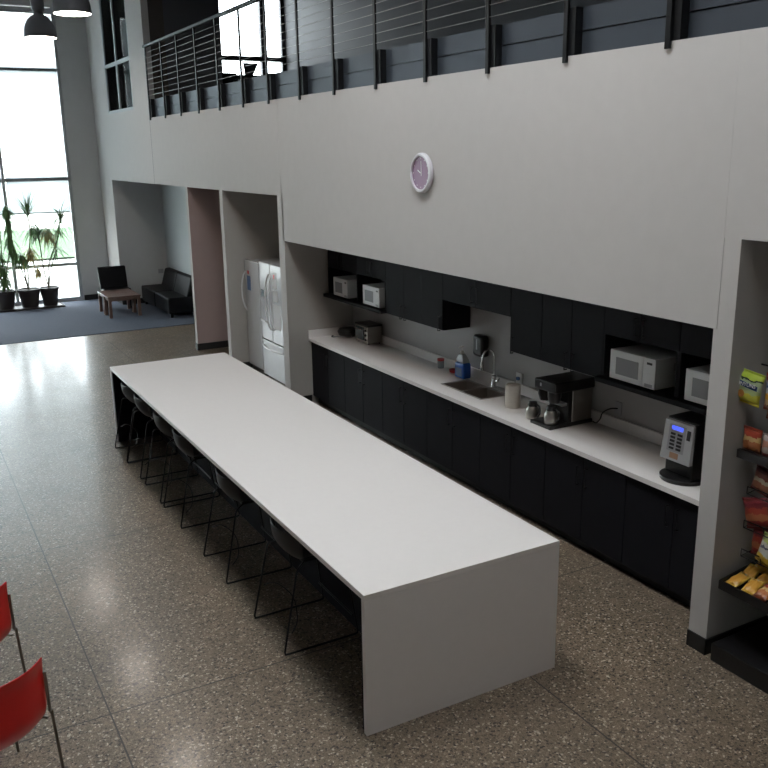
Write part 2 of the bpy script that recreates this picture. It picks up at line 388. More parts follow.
# mezzanine
struct('floor_mezzanine', DARKW, ('box', XT, XM, YB, YF, 3.62, 3.94))
struct('wall_mezzanine_return', DARKW, ('box', 2.78, 3.82, 12.74, 12.86, 3.94, ZC))
struct('wall_mezzanine_brown', BROWN, ('box', XT, 2.78, 12.74, 12.86, 3.94, ZC))
struct('wall_mezzanine_inner', DARKW, ('box', 3.70, 3.82, 12.86, YF, 3.94, ZC))
struct('ceiling_mezzanine', DARKW, ('box', XT, XM, YB, YF, 7.35, 7.45))
mw_ = Thing('window_3', None, None, (6.3, YF, 5.1), kind='structure')
mw_.part('window_frame', DKALU, ('box', 5.43, 5.49, YF+0.02, YF+0.14, 5.10, 7.3), ('box', 6.50, 6.64, YF+0.0, YF+0.14, 5.10, 7.3), ('box', 7.05, 7.15, YF+0.02, YF+0.14, 5.10, 7.3), ('box', 5.43, 7.15, YF+0.02, YF+0.14, 5.47, 5.58), ('box', 5.43, 7.15, YF+0.02, YF+0.14, 5.10, 5.14))
mw_.part('glass', GLASS, ('box', 5.43, 7.15, YF+0.08, YF+0.09, 5.1, 7.3))

# ---------------------------------------------------------------- outdoors behind the glass
struct('ground_outside', PAVE, ('box', -60, 60, YFB, 90, -0.15, -0.05))
tag(mesh('lawn', LAWN, ('grid', lambda a, b: (-40+80*a, 27+13*b, 0.02+1.1*math.sin(PI*b)**2*(0.7+0.3*math.sin(9*a))), 30, 12)), 'sloping green lawn seen through the tall window', 'lawn', kind='stuff')

def blob(c, r, seed, n=900, ls=0.28):
    rnd = random.Random(seed); out = []
    bm_pts = []
    for i in range(n):
        d = Vector((rnd.gauss(0,1), rnd.gauss(0,1), rnd.gauss(0,1))).normalized()*r*rnd.uniform(0.75, 1.0)
        d.z *= 0.8
        p = Vector(c)+d; a = Vector((rnd.gauss(0,1), rnd.gauss(0,1), rnd.gauss(0,1))).normalized()*ls; b = a.cross(Vector((rnd.random(), rnd.random(), rnd.random()))).normalized()*ls*0.5
        bm_pts.append((p, a, b))
    return bm_pts
def leafcloud(name, m, pts, parent=None, off=(0,0,0)):
    bm = bmesh.new()
    for p, a, b in pts:
        p = p-Vector(off); vs = [bm.verts.new(p-a), bm.verts.new(p+b), bm.verts.new(p+a), bm.verts.new(p-b)]; bm.faces.new(vs)
    me = bpy.data.meshes.new(name); bm.to_mesh(me); bm.free(); me.materials.append(m)
    o = bpy.data.objects.new(name, me); C.objects.link(o); o.parent = parent; return o
# ---------------------------------------------------------------- island
IW, IL, IH = 1.405, 6.38, 0.91
isl = Thing('kitchen_island', 'long white waterfall-edge island with a dark base, seven metres of bare worktop on polished concrete', 'island', (0.7, 3.19, 0))
isl.o['label'] = 'long white waterfall-edge island with bare worktop standing on the polished concrete'
isl.part('worktop', ISLW, ('box', 0, IW, 0, IL, IH-0.035, IH), bevel=0.002)
isl.part('end_panel', ISLW, ('box', 0, IW, 0, 0.035, 0, IH-0.035), bevel=0.001)
isl.part('end_panel', ISLW, ('box', 0, IW, IL-0.035, IL, 0, IH-0.035), bevel=0.001)
isl.part('inner_panel', CAB, ('box', 0.012, 0.50, 0.036, 0.075, 0, IH-0.036), label='charcoal lining of the near end panel')
isl.part('inner_panel', CAB, ('box', 0.012, 0.50, IL-0.075, IL-0.036, 0, IH-0.036), label='charcoal lining of the far end panel')
isl.part('cabinet_body', CAB, ('box', 0.50, IW-0.02, 0.036, IL-0.036, 0.0, IH-0.036), label='charcoal cabinet body under the worktop')

# ---------------------------------------------------------------- bar stools
def make_stool():
    t = Thing('bar_stool', 'x', 'stool', (0, 0, 0), 'bar stools along the island', local=True)
    W2 = 0.285
    for sy in (-1, 1):
        t.part('sled_leg', STEELB, ('tube', smooth_path([(0.14, sy*0.17, 0.605), (0.06, sy*0.245, 0.60), (0.035, sy*0.262, 0.57)], 3) + [Vector((-0.082, sy*W2, 0.03)), Vector((-0.078, sy*W2, 0.008)), Vector((-0.06, sy*W2, 0.007)), Vector((0.45, sy*W2, 0.007)), Vector((0.472, sy*W2, 0.012)), Vector((0.475, sy*W2, 0.035)), Vector((0.40, sy*0.262, 0.58)), Vector((0.34, sy*0.2, 0.605))], 0.0075, 8), smooth=True)
    t.part('footrest', STEELB, ('tube', smooth_path([(0.44, -0.28, 0.16), (0.44, 0.28, 0.16)], 3), 0.007), smooth=True)
    t.part('rear_brace', STEELB, ('tube', smooth_path([(0.0, 0.275, 0.26), (0.06, 0.18, 0.30), (0.11, 0.0, 0.26), (0.07, -0.16, 0.17), (-0.02, -0.275, 0.15)], 5), 0.004), smooth=True)
    def f(a, b):
        x = (a-0.5)*2                      # across
        # profile: b 0 front of seat -> 1 top of back
        if b < 0.55:
            s = b/0.55; X = 0.47-0.38*s; Z = 0.63-0.02*math.sin(PI*s*0.9)
        else:
            s = (b-0.55)/0.45; X = 0.09-0.07*math.sin(min(1, s*1.5)*PI/2)-0.02*s; Z = 0.615+0.215*s**1.1
        wv = 0.235+0.012*math.sin(PI*b)
        lift = 0.045*abs(x)**3
        if b > 0.5: X += 0.09*abs(x)**2.4*min(1, (b-0.5)/0.3)
        return (X, x*wv, Z+lift*max(0, 1-1.2*max(0, b-0.5)/0.5))
    t.part('seat_shell', SHELL, ('grid', f, 10, 16), smooth=True, solid=0.012, subsurf=1)
    t.part('seat_plate', STEELB, ('box', 0.12, 0.34, -0.18, 0.18, 0.60, 0.612))
    return t.o
st_lb = ['charcoal bar stool nearest the camera, tucked under the island beside its near end panel',
         'charcoal bar stool second from the near end of the island, with gaps on both sides',
         'charcoal bar stool third from the near end of the island',
         'charcoal bar stool fourth from the near end of the island, close behind the third',
         'charcoal bar stool fifth from the near end of the island',
         'charcoal bar stool farthest away, tucked in beside the far end panel of the island']
st0 = make_stool()
for i, yc in enumerate([1.315, 2.50, 3.735, 4.425, 5.20, 5.795]):
    if i == 0: st0.location = (0, yc, 0); st0['label'] = st_lb[0]
    else: dup(st0, (0, yc, 0), st_lb[i])

# ---------------------------------------------------------------- base cabinets, counter, sink
XCF = 2.70
wn = 7; y0k, y1k = -0.235, 6.617
ws = (y1k-y0k)/wn
bl = ['charcoal base cabinet at the column end under the push-button coffee dispenser', 'charcoal base cabinet second from the column, below the large open microwave shelf', 'charcoal base cabinet under the twin-carafe coffee maker',
      'charcoal base cabinet under the sink', 'charcoal base cabinet under the blue soap bottle', 'charcoal base cabinet under the toaster oven side, one from the far end', 'charcoal base cabinet at the far end, against the alcove side wall']
for i in range(wn):
    a, b = y0k+i*ws, y0k+(i+1)*ws
    t = Thing('base_cabinet', bl[i], 'cabinet', (3.0, (a+b)/2, 0), 'base cabinets under the counter')
    t.part('body', CAB, ('box', XCF+0.022, 3.32, a+0.002, a+0.02, 0.10, 0.868), ('box', XCF+0.022, 3.32, b-0.02, b-0.002, 0.10, 0.868), ('box', XCF+0.022, 3.32, a+0.02, b-0.02, 0.10, 0.12), ('box', 3.30, 3.32, a+0.02, b-0.02, 0.12, 0.868), ('box', XCF+0.022, XCF+0.04, a+0.02, b-0.02, 0.80, 0.868))
    t.part('toe_kick', CABD, ('box', XCF+0.08, XCF+0.10, a, b, 0, 0.10))
    mid = (a+b)/2
    for (p, q, hy) in ((a, mid, mid-0.05), (mid, b, mid+0.05)):
        d = t.part('door', CAB, ('box', XCF, XCF+0.02, p+0.003, q-0.003, 0.105, 0.86), bevel=0.002)
        t.part('handle', HANDLE, ('tube', [(XCF, hy, 0.76), (XCF-0.03, hy, 0.76), (XCF-0.03, hy, 0.60), (XCF, hy, 0.60)], 0.006, 6), on=d)

SX0, SX1, SY0, SY1 = 2.865, 3.195, 2.93, 3.65
ct = mesh('kitchen_counter', QUARTZ, ('box', 2.66, SX0, y0k, y1k, 0.87, 0.91), ('box', SX1, 3.338, y0k, y1k, 0.87, 0.91), ('box', SX0, SX1, y0k, SY0, 0.87, 0.91), ('box', SX0, SX1, SY1, y1k, 0.87, 0.91),
     ('box', 3.315, 3.338, y0k, y1k, 0.91, 1.01), ('box', 2.66, 3.315, y1k-0.022, y1k, 0.91, 1.01), ('box', 2.66, 3.315, y0k, y0k+0.02, 0.91, 0.99))
tag(ct, 'long white counter with low upstand along the kitchen alcove, over the charcoal base cabinets', 'counter')

sk = Thing('kitchen_sink', 'double-bowl steel sink set into the white counter in front of the faucet', 'sink', (3.03, 3.29, 0.91))
def bowl(ya, yb, rim):
    x0, x1 = SX0+0.012, SX1-0.012
    return [('box', x0, x1, ya, yb, 0.73, 0.735), ('box', x0, x0+0.004, ya, yb, 0.735, rim), ('box', x1-0.004, x1, ya, yb, 0.735, rim), ('box', x0, x1, ya, ya+0.004, 0.735, rim), ('box', x0, x1, yb-0.004, yb, 0.735, rim)]
sk.part('bowl', SINKM, *bowl(SY0+0.012, 3.27, 0.908)); sk.part('bowl', SINKM, *bowl(3.31, SY1-0.012, 0.908))
sk.part('rim', SINKM, ('box', SX0-0.008, SX0+0.014, SY0-0.008, SY1+0.008, 0.9102, 0.913), ('box', SX1-0.014, SX1+0.008, SY0-0.008, SY1+0.008, 0.9102, 0.913), ('box', SX0+0.014, SX1-0.014, SY0-0.008, SY0+0.014, 0.9102, 0.913), ('box', SX0+0.014, SX1-0.014, SY1-0.014, SY1+0.008, 0.9102, 0.913), ('box', SX0+0.014, SX1-0.014, 3.272, 3.308, 0.902, 0.912))
for yy in (3.10, 3.48): sk.part('drain', STEELB, ('lathe', [(0.04, 0), (0.04, 0.004), (0.0, 0.004)], (3.03, yy, 0.736), 16))

fa = Thing('faucet', 'tall chrome gooseneck faucet behind the sink', 'faucet', (3.255, 3.25, 0.91))
fa.part('base', CHROME, ('lathe', [(0.032, 0), (0.032, 0.01), (0.024, 0.02), (0.024, 0.12), (0.014, 0.13)], (3.255, 3.25, 0.91), 16), smooth=True)
fa.part('spout', CHROME, ('tube', smooth_path([(3.255, 3.25, 1.03), (3.255, 3.25, 1.22), (3.235, 3.25, 1.29), (3.18, 3.25, 1.325), (3.125, 3.25, 1.29), (3.105, 3.25, 1.23), (3.10, 3.25, 1.19)], 5), 0.011, 10), smooth=True)
fa.part('spray_head', CHROME, ('lathe', [(0.013, 0), (0.019, -0.03), (0.019, -0.09), (0.012, -0.095)], (3.10, 3.25, 1.20), 14), smooth=True)
fa.part('lever', CHROME, ('tube', [(3.255, 3.23, 0.985), (3.25, 3.17, 0.99), (3.235, 3.13, 1.03)], [0.011, 0.008, 0.007], 8), smooth=True)

sd = Thing('wall_dispenser', 'black rounded towel dispenser mounted on the wall above the sink', 'dispenser', (3.339, 3.53, 1.18))
sd.part('cover', BLACKPL, ('box', 3.235, 3.338, 3.44, 3.63, 1.18, 1.415), bevel=0.035, bseg=4, smooth=True)
sd.part('window_strip', GREYPL, ('box', 3.231, 3.236, 3.53, 3.55, 1.26, 1.37), label='grey sight window')

# ---------------------------------------------------------------- upper cabinets
XU = 2.98; ZB = 1.445; ZT = 2.205
def pull(t, d, y, z0, z1): t.part('handle', HANDLE, ('tube', [(XU, y, z0), (XU-0.03, y, z0), (XU-0.03, y, z1), (XU, y, z1)], 0.006, 6), on=d)
def upper(name, label, a, b, zb, doors, handles, hz):
    t = Thing(name, label, 'cabinet', (3.15, (a+b)/2, zb), 'upper cabinets of the kitchen alcove')
    t.part('body', CAB, ('box', XU+0.021, 3.336, a+0.001, b-0.001, zb, ZT))
    for (p, q), h in zip(doors, handles):
        d = t.part('door', CAB, ('box', XU, XU+0.02, p+0.003, q-0.003, zb+0.003, ZT-0.004), bevel=0.002)
        pull(t, d, h, hz, hz+0.15)
    return t
def shelfunit(label, a, b, splits, doors, handles):
    t = Thing('microwave_shelf_cabinet', label, 'cabinet', (3.15, (a+b)/2, ZB), 'upper cabinets of the kitchen alcove')
    ups = [a] + splits + [b]
    sh = [('box', XU+0.021, 3.336, a+0.001, b-0.001, 1.83, ZT), ('box', 3.32, 3.336, a+0.001, b-0.001, ZB, 1.83)]
    for y in ups:
        yy0, yy1 = (y+0.001, y+0.021) if y == a else ((y-0.021, y-0.001) if y == b else (y-0.012, y+0.012))
        sh.append(('box', XU, 3.32, yy0, yy1, ZB+0.04, 1.83))
    t.part('body', CAB, *sh)
    t.part('shelf', CAB, ('box', 2.90, 3.32, a+0.001, b-0.001, ZB, ZB+0.04), bevel=0.002)
    for (p, q), h in zip(doors, handles):
        d = t.part('door', CAB, ('box', XU, XU+0.02, p+0.003, q-0.003, 1.833, ZT-0.004), bevel=0.002)
        pull(t, d, h, 1.88, 2.02)
    return t
shelfunit('open-shelf upper cabinet at the far end holding two small microwaves', 5.05, 6.617, [5.78], [(5.05, 5.415), (5.415, 5.78), (5.78, 6.20), (6.20, 6.617)], [5.37, 5.46, 6.16, 6.26])
upper('wall_cabinet', 'tall two-door upper cabinet right of the two small microwaves', 4.25, 5.05, ZB, [(4.25, 4.625), (4.625, 5.05)], [4.58, 4.67], 1.44)
upper('wall_cabinet', 'narrow one-door upper cabinet left of the short cabinet over the sink', 3.81, 4.25, ZB, [(3.81, 4.25)], [3.86], 1.44)
upper('wall_cabinet', 'short two-door upper cabinet over the sink', 2.63, 3.81, 1.775, [(2.63, 3.21), (3.21, 3.81)], [3.16, 3.26], 1.83)
upper('wall_cabinet', 'narrow one-door upper cabinet right of the short cabinet over the sink', 2.165, 2.63, ZB, [(2.165, 2.63)], [2.58], 1.44)
upper('wall_cabinet', 'tall two-door upper cabinet above the twin-carafe coffee maker', 1.37, 2.165, ZB, [(1.37, 1.765), (1.765, 2.165)], [1.72, 1.81], 1.44)
shelfunit('open-shelf upper cabinet holding the large microwave, left of the column bay', 0.565, 1.37, [], [(0.565, 0.965), (0.965, 1.37)], [0.92, 1.01])
shelfunit('open-shelf upper cabinet beside the column, over the push-button coffee dispenser', -0.235, 0.565, [], [(-0.235, 0.165), (0.165, 0.565)], [0.12, 0.21])

# ---------------------------------------------------------------- microwaves
def microwave(label, yc, wdt, xf, z0, h, d):
    t = Thing('microwave', label, 'microwave', (xf+d/2, yc, z0), 'white microwaves on the open shelves')
    a, b = yc-wdt/2, yc+wdt/2
    t.part('body', APPW, ('box', xf+0.025, xf+d, a+0.004, b-0.004, z0+0.012, z0+h), bevel=0.006)
    for (x, y) in ((xf+0.06, a+0.04), (xf+0.06, b-0.04), (xf+d-0.05, a+0.04), (xf+d-0.05, b-0.04)):
        t.part('foot', BLACKPL, ('lathe', [(0.012, 0), (0.012, 0.013)], (x, y, z0), 10))
    dr = t.part('door', APPW, ('box', xf, xf+0.024, a+wdt*0.27, b, z0+0.016, z0+h), bevel=0.005)
    t.part('door_window', MWIN, ('box', xf-0.002, xf+0.004, a+wdt*0.36, b-wdt*0.14, z0+h*0.24, z0+h*0.78), on=dr, label='grey door window')
    pn = t.part('control_panel', APPW, ('box', xf, xf+0.024, a, a+wdt*0.265, z0+0.016, z0+h), bevel=0.004)
    t.part('display', BLACKPL, ('box', xf-0.002, xf+0.003, a+wdt*0.07, a+wdt*0.18, z0+h*0.80, z0+h*0.87), on=pn)
    t.part('open_button', GREYPL, ('box', xf-0.002, xf+0.003, a+wdt*0.05, a+wdt*0.21, z0+h*0.10, z0+h*0.2), on=pn)
    # side vents
    t.part('vent', GREYPL, *[('box', xf+d*0.55+k*0.012, xf+d*0.55+k*0.012+0.005, a+0.002, a+0.0045, z0+h*0.55, z0+h*0.8) for k in range(6)])
    return t
microwave('small white microwave, the left one of the pair on the far open shelf', 6.16, 0.40, 2.93, ZB+0.042, 0.25, 0.34)
microwave('small white microwave, the right one of the pair on the far open shelf', 5.33, 0.42, 2.93, ZB+0.042, 0.25, 0.34)
microwave('large white microwave on the open shelf in full view left of the column', 0.985, 0.49, 2.93, ZB+0.042, 0.255, 0.37)
microwave('white microwave partly hidden behind the white column', 0.20, 0.49, 2.93, ZB+0.042, 0.255, 0.37)

# ---------------------------------------------------------------- small things on the counter
t = Thing('toaster_oven', 'grey toaster oven with dark glass door at the far end of the counter', 'toaster oven', (3.2, 5.92, 0.9105))
t.part('body', STAIN, ('box', 3.105, 3.31, 5.76, 6.08, 0.925, 1.14), bevel=0.004)
t.part('top_cover', BLACKPL, ('box', 3.09, 3.312, 5.75, 6.09, 1.141, 1.165), bevel=0.005)
dd = t.part('door', LCDD, ('box', 3.09, 3.104, 5.86, 6.07, 0.96, 1.125), label='dark glass door')
t.part('handle', CHROME, ('tube', [(3.09, 5.88, 1.105), (3.06, 5.88, 1.105), (3.06, 6.05, 1.105), (3.09, 6.05, 1.105)], 0.006, 6), on=dd)
for z in (0.97, 1.03, 1.09): t.part('knob', BLACKPL, ('lathe', [(0.016, 0), (0.014, 0.018)], (3.104, 5.81, z), 12, 'x'))
for x, y in ((3.13, 5.79), (3.29, 5.79), (3.13, 6.05), (3.29, 6.05)): t.part('foot', BLACKPL, ('lathe', [(0.012, 0), (0.012, 0.014)], (x, y, 0.911), 8))

t = Thing('griddle', 'black countertop griddle with a thin grey handle left of the toaster oven', 'griddle', (3.12, 6.42, 0.91))
t.part('pan', BLACKPL, ('lathe', [(0.09, 0), (0.13, 0.02), (0.14, 0.055), (0.14, 0.06), (0.0, 0.06)], (3.15, 6.40, 0.915), 24), smooth=True)
t.part('lid', BLACKPL, ('lathe', [(0.145, 0.062), (0.145, 0.075), (0.12, 0.11), (0.05, 0.125), (0.0, 0.127)], (3.15, 6.40, 0.915), 24), smooth=True)
t.part('handle', GREYPL, ('tube', [(3.14, 6.27, 0.935), (3.05, 6.33, 0.93), (2.97, 6.42, 0.925), (2.95, 6.45, 0.92)], [0.008, 0.008, 0.009, 0.014], 8), label='thin grey handle with a dark tip')
t.part('handle_tip', BLACKPL, ('lathe', [(0.004, 0), (0.018, 0.006), (0.018, 0.022), (0.004, 0.03)], (2.945, 6.46, 0.911), 12))

def jar(label, x, y):
    t = Thing('small_jar', label, 'jar', (x, y, 0.91))
    t.part('glass', CLEARP, ('lathe', [(0.035, 0), (0.038, 0.01), (0.038, 0.075), (0.03, 0.085)], (x, y, 0.911), 18), smooth=True)
    t.part('lid', REDP, ('lathe', [(0.040, 0.0), (0.040, 0.022), (0.0, 0.024)], (x, y, 0.997), 18), smooth=True, label='dark red lid')
jar('small clear jar with a dark red lid left of the blue soap bottle', 3.24, 4.25)
t = mesh('tray_dish', REDP, ('lathe', [(0.035, 0), (0.05, 0.012), (0.055, 0.04), (0.048, 0.04), (0.0, 0.02)], (3.24, 3.98, 0.911), 18), smooth=True)
tag(t, 'small flat red dish against the left side of the blue soap bottle', 'dish')

t = Thing('soap_bottle', 'large blue dish soap bottle with a pump beside the sink', 'bottle', (3.20, 3.745, 0.91))
t.part('bottle', BLUELIQ, ('box', 3.145, 3.255, 3.66, 3.83, 0.912, 1.085), bevel=0.02)
t.part('upper_bottle', CLEARP, ('hexa', [(3.15, 3.665, 1.086), (3.25, 3.665, 1.086), (3.25, 3.825, 1.086), (3.15, 3.825, 1.086)], [(3.175, 3.72, 1.175), (3.225, 3.72, 1.175), (3.225, 3.80, 1.175), (3.175, 3.80, 1.175)]), bevel=0.012, label='clear empty shoulder of the bottle')
t.part('label', BLUEP, ('box', 3.1425, 3.1445, 3.685, 3.805, 0.94, 1.03), label='dark blue label')
t.part('pump', CREAM, ('lathe', [(0.022, 0), (0.022, 0.025), (0.006, 0.03), (0.006, 0.07), (0.014, 0.072), (0.014, 0.085), (0, 0.086)], (3.20, 3.76, 1.176), 14), ('tube', [(3.20, 3.76, 1.255), (3.155, 3.76, 1.249)], 0.006, 6), smooth=True)

t = Thing('canister', 'plain cream cylindrical canister between the sink and the coffee maker', 'canister', (2.98, 2.565, 0.91))
t.part('body', CREAM, ('lathe', [(0.072, 0), (0.074, 0.005), (0.074, 0.215), (0.068, 0.222), (0.06, 0.222), (0.06, 0.21), (0.0, 0.208)], (2.98, 2.565, 0.911), 28), smooth=True)

t = Thing('wall_outlet', 'white wall outlet with a dark blue plug behind the cream canister', 'outlet', (3.339, 2.93, 1.05))
t.part('plate', APPW, ('box', 3.332, 3.339, 2.88, 2.98, 1.0, 1.12), bevel=0.003)
t.part('plug', BLUEP, ('box', 3.305, 3.332, 2.91, 2.945, 1.05, 1.08), bevel=0.004)

# twin-carafe coffee maker
t = Thing('coffee_maker', 'black and steel twin-carafe coffee maker on the counter under the tall cabinet', 'coffee maker', (3.05, 1.92, 0.91))
t.part('base', BLACKPL, ('box', 2.80, 3.29, 1.79, 2.07, 0.911, 0.945), bevel=0.006)
t.part('tower', STAIN, ('box', 3.05, 3.28, 1.795, 2.065, 0.945, 1.235), bevel=0.008, label='brushed steel tower')
t.part('front_panel', BLACKPL, ('box', 3.01, 3.05, 1.80, 2.06, 0.945, 1.235))
t.part('head', BLACKPL, ('box', 2.84, 3.30, 1.785, 2.075, 1.235, 1.33), bevel=0.012)
for yy in (1.865, 1.995):
    t.part('brew_funnel', BLACKPL, ('lathe', [(0.045, 0), (0.06, 0.05), (0.06, 0.10)], (2.90, yy, 1.135), 18), smooth=True)
t.part('badge', GREYPL, ('box', 2.95, 3.009, 1.82, 2.04, 1.10, 1.125))
t.part('power_switch', GREYPL, ('box', 2.836, 2.842, 1.97, 1.99, 1.27, 1.30))
def carafe(label, x, y, z):
    q = Thing('coffee_carafe', label, 'carafe', (x, y, z), 'steel carafes of the coffee maker')
    q.part('body', STAIN, ('lathe', [(0.055, 0), (0.062, 0.01), (0.062, 0.085), (0.045, 0.115), (0.042, 0.12)], (x, y, z), 24), smooth=True)
    q.part('lid', BLACKPL, ('lathe', [(0.044, 0), (0.046, 0.01), (0.036, 0.04), (0.0, 0.046)], (x, y, z+0.121), 20), smooth=True)
    q.part('handle', BLACKPL, ('tube', smooth_path([(x+0.01, y-0.045, z+0.14), (x+0.0, y-0.095, z+0.13), (x, y-0.1, z+0.07), (x, y-0.064, z+0.03)], 4), 0.009, 8), smooth=True)
carafe('steel coffee carafe on the burner plate, the right one of the two', 2.875, 1.87, 0.946)
carafe('steel coffee carafe standing to the left of the coffee maker', 2.90, 2.16, 0.9115)
t = mesh('power_cord', BLACKPL, ('tube', smooth_path([(3.325, 1.52, 1.10), (3.27, 1.55, 1.10), (3.25, 1.62, 1.05), (3.26, 1.66, 0.98), (3.27, 1.72, 0.925), (3.285, 1.78, 0.921)], 5), 0.006, 6), smooth=True)
tag(t, 'black power cord curling from the wall down to the coffee maker', 'cord')
t = Thing('wall_outlet', 'wall outlet plate right of the coffee maker under the cabinet end', 'outlet', (3.339, 1.52, 1.10))
t.part('plate', GREYPL, ('box', 3.332, 3.339, 1.48, 1.56, 1.04, 1.16), bevel=0.002)

# push-button coffee dispenser
t = Thing('coffee_dispenser', 'black push-button coffee dispenser with a lit blue screen beside the column', 'coffee machine', (2.95, 0.37, 0.91))
ya, yb = 0.225, 0.515
t.part('body', BLACKPL, ('box', 2.86, 3.24, ya, yb, 0.93, 1.375), bevel=0.008)
t.part('drip_tray', BLACKPL, ('lathe', [(0.17, 0), (0.175, 0.01), (0.175, 0.03), (0.16, 0.036), (0, 0.032)], (2.905, (ya+yb)/2, 0.911), 30), smooth=True)
t.part('side_cheek', BLACKPL, ('hexa', [(2.82, ya, 0.93), (2.87, ya, 0.93), (2.87, ya+0.02, 0.93), (2.82, ya+0.02, 0.93)], [(2.84, ya, 1.37), (2.87, ya, 1.37), (2.87, ya+0.02, 1.37), (2.84, ya+0.02, 1.37)]))
def pf(z): return 2.79 + 0.035*((z-1.07)/0.3)     # front face x of the panel at height z
pnl = t.part('front_panel', mat('silver_panel', (0.42, 0.42, 0.43), 0.4, 0.2), ('hexa', [(pf(1.065)-0.0, ya+0.005, 1.065), (2.861, ya+0.005, 1.065), (2.861, yb-0.005, 1.065), (pf(1.065), yb-0.005, 1.065)], [(pf(1.36), ya+0.012, 1.36), (2.861, ya+0.012, 1.36), (2.861, yb-0.012, 1.36), (pf(1.36), yb-0.012, 1.36)]), bevel=0.003, label='silver front panel')
def pbox(y0, y1, z0, z1, e=0.004):
    return ('hexa', [(pf(z0)-e, y0, z0), (pf(z0)+0.004, y0, z0), (pf(z0)+0.004, y1, z0), (pf(z0)-e, y1, z0)], [(pf(z1)-e, y0, z1), (pf(z1)+0.004, y0, z1), (pf(z1)+0.004, y1, z1), (pf(z1)-e, y1, z1)])
t.part('keypad_plate', GREYPL, pbox(0.30, 0.455, 1.135, 1.335, 0.002), on=pnl)
t.part('screen', LCD, pbox(0.325, 0.43, 1.298, 1.328, 0.004), on=pnl, label='lit blue screen')
for k in range(5):
    for (p, q) in ((0.325, 0.368), (0.39, 0.433)):
        t.part('button', BLACKPL, pbox(p, q, 1.268-k*0.027-0.008, 1.268-k*0.027+0.008, 0.006), on=pnl)
t.part('cup_picture', mat('cup_print', (0.35, 0.2, 0.12), 0.4), pbox(0.34, 0.42, 1.085, 1.128, 0.002), on=pnl)
t.part('coin_lock', BLACKPL, pbox(0.255, 0.285, 1.25, 1.32, 0.005), on=pnl)

# ---------------------------------------------------------------- refrigerators
XFR = 2.65
def handle_arc(x, y, z0, z1, out, side=0.0, r=0.013):
    n = 10; return ('tube', [(x-out*math.sin(PI*k/n)**0.6 if 0 < k < n else x, y+side*math.sin(PI*k/n), z0+(z1-z0)*k/n) for k in range(n+1)], r, 8)
t = Thing('refrigerator', 'white french-door refrigerator with water dispenser and papers on its doors', 'refrigerator', (3.05, 7.86, 0), 'refrigerators in the alcove')
a, b, mid = 7.41, 8.31, 7.87
t.part('cabinet', FRIDGEW, ('box', XFR+0.07, 3.42, a+0.005, b-0.005, 0.03, 1.75), bevel=0.006)
t.part('toe_grille', BLACKPL, ('box', XFR+0.10, XFR+0.14, a+0.02, b-0.02, 0.0, 0.07))
dl = t.part('door', FRIDGEW, ('box', XFR, XFR+0.065, mid+0.004, b-0.002, 0.62, 1.765), bevel=0.015, bseg=3)
dr = t.part('door', FRIDGEW, ('box', XFR, XFR+0.065, a+0.002, mid-0.004, 0.62, 1.765), bevel=0.015, bseg=3)
fd = t.part('freezer_drawer', FRIDGEW, ('box', XFR, XFR+0.065, a+0.002, b-0.002, 0.06, 0.61), bevel=0.015, bseg=3)
t.part('handle', APPW, handle_arc(XFR, mid+0.06, 0.80, 1.62, 0.07), on=dl, smooth=True)
t.part('handle', APPW, handle_arc(XFR, mid-0.06, 0.80, 1.62, 0.07), on=dr, smooth=True)
n = 10
t.part('handle', APPW, ('tube', [(XFR-(0.07*math.sin(PI*k/n)**0.6 if 0 < k < n else 0), a+0.08+(b-a-0.16)*k/n, 0.52) for k in range(n+1)], 0.014, 8), on=fd, smooth=True)
t.part('dispenser_display', LCDD, ('box', XFR-0.004, XFR+0.01, 8.06, 8.24, 1.26, 1.36), on=dl, label='dark teal display')
t.part('dispenser_recess', GREYPL, ('box', XFR-0.002, XFR+0.01, 8.07, 8.23, 0.92, 1.25), on=dl)
t.part('dispenser_tray', APPW, ('box', XFR-0.03, XFR+0.01, 8.06, 8.24, 0.89, 0.92), on=dl)
def paper(label, y0, y1, z0, z1, m=PAPER):
    o = mesh('pinned_paper', m, ('box', XFR-0.003, XFR-0.001, y0, y1, z0, z1)); tag(o, label, 'paper', 'papers on the refrigerator doors'); return o
paper('white sheet with a red and blue emblem at the top of the refrigerator door', 7.62, 7.80, 1.43, 1.66)
mesh('emblem', REDP, ('box', XFR-0.0045, XFR-0.003, 7.69, 7.75, 1.57, 1.63), parent=bpy.data.objects['pinned_paper'])
paper('small white notice in the middle of the right refrigerator door', 7.60, 7.78, 1.24, 1.40)
paper('large white sheet low on the right refrigerator door', 7.52, 7.79, 0.84, 1.20)
t = Thing('refrigerator', 'white single-door refrigerator on the left with a blue picture on its door', 'refrigerator', (3.05, 8.62, 0), 'refrigerators in the alcove')
a, b = 8.325, 8.915
t.part('cabinet', FRIDGEW, ('box', XFR+0.07, 3.42, a+0.005, b-0.005, 0.05, 1.72), bevel=0.006)
t.part('toe_grille', BLACKPL, ('box', XFR+0.04, XFR+0.09, a+0.02, b-0.02, 0.0, 0.1))
dl = t.part('door', FRIDGEW, ('box', XFR, XFR+0.065, a+0.002, b-0.002, 0.10, 1.735), bevel=0.012, bseg=3)
t.part('handle', APPW, handle_arc(XFR, b-0.05, 0.95, 1.56, 0.07, 0.02), on=dl, smooth=True)
o = mesh('magnet_picture', BLUEP, ('box', XFR-0.004, XFR-0.001, 8.67, 8.81, 1.28, 1.50)); tag(o, 'blue picture stuck on the left refrigerator door', 'picture')
o = mesh('magnet', REDP, ('box', XFR-0.006, XFR-0.001, 8.72, 8.78, 1.53, 1.58)); tag(o, 'small dark magnet above the blue picture on the refrigerator', 'magnet')

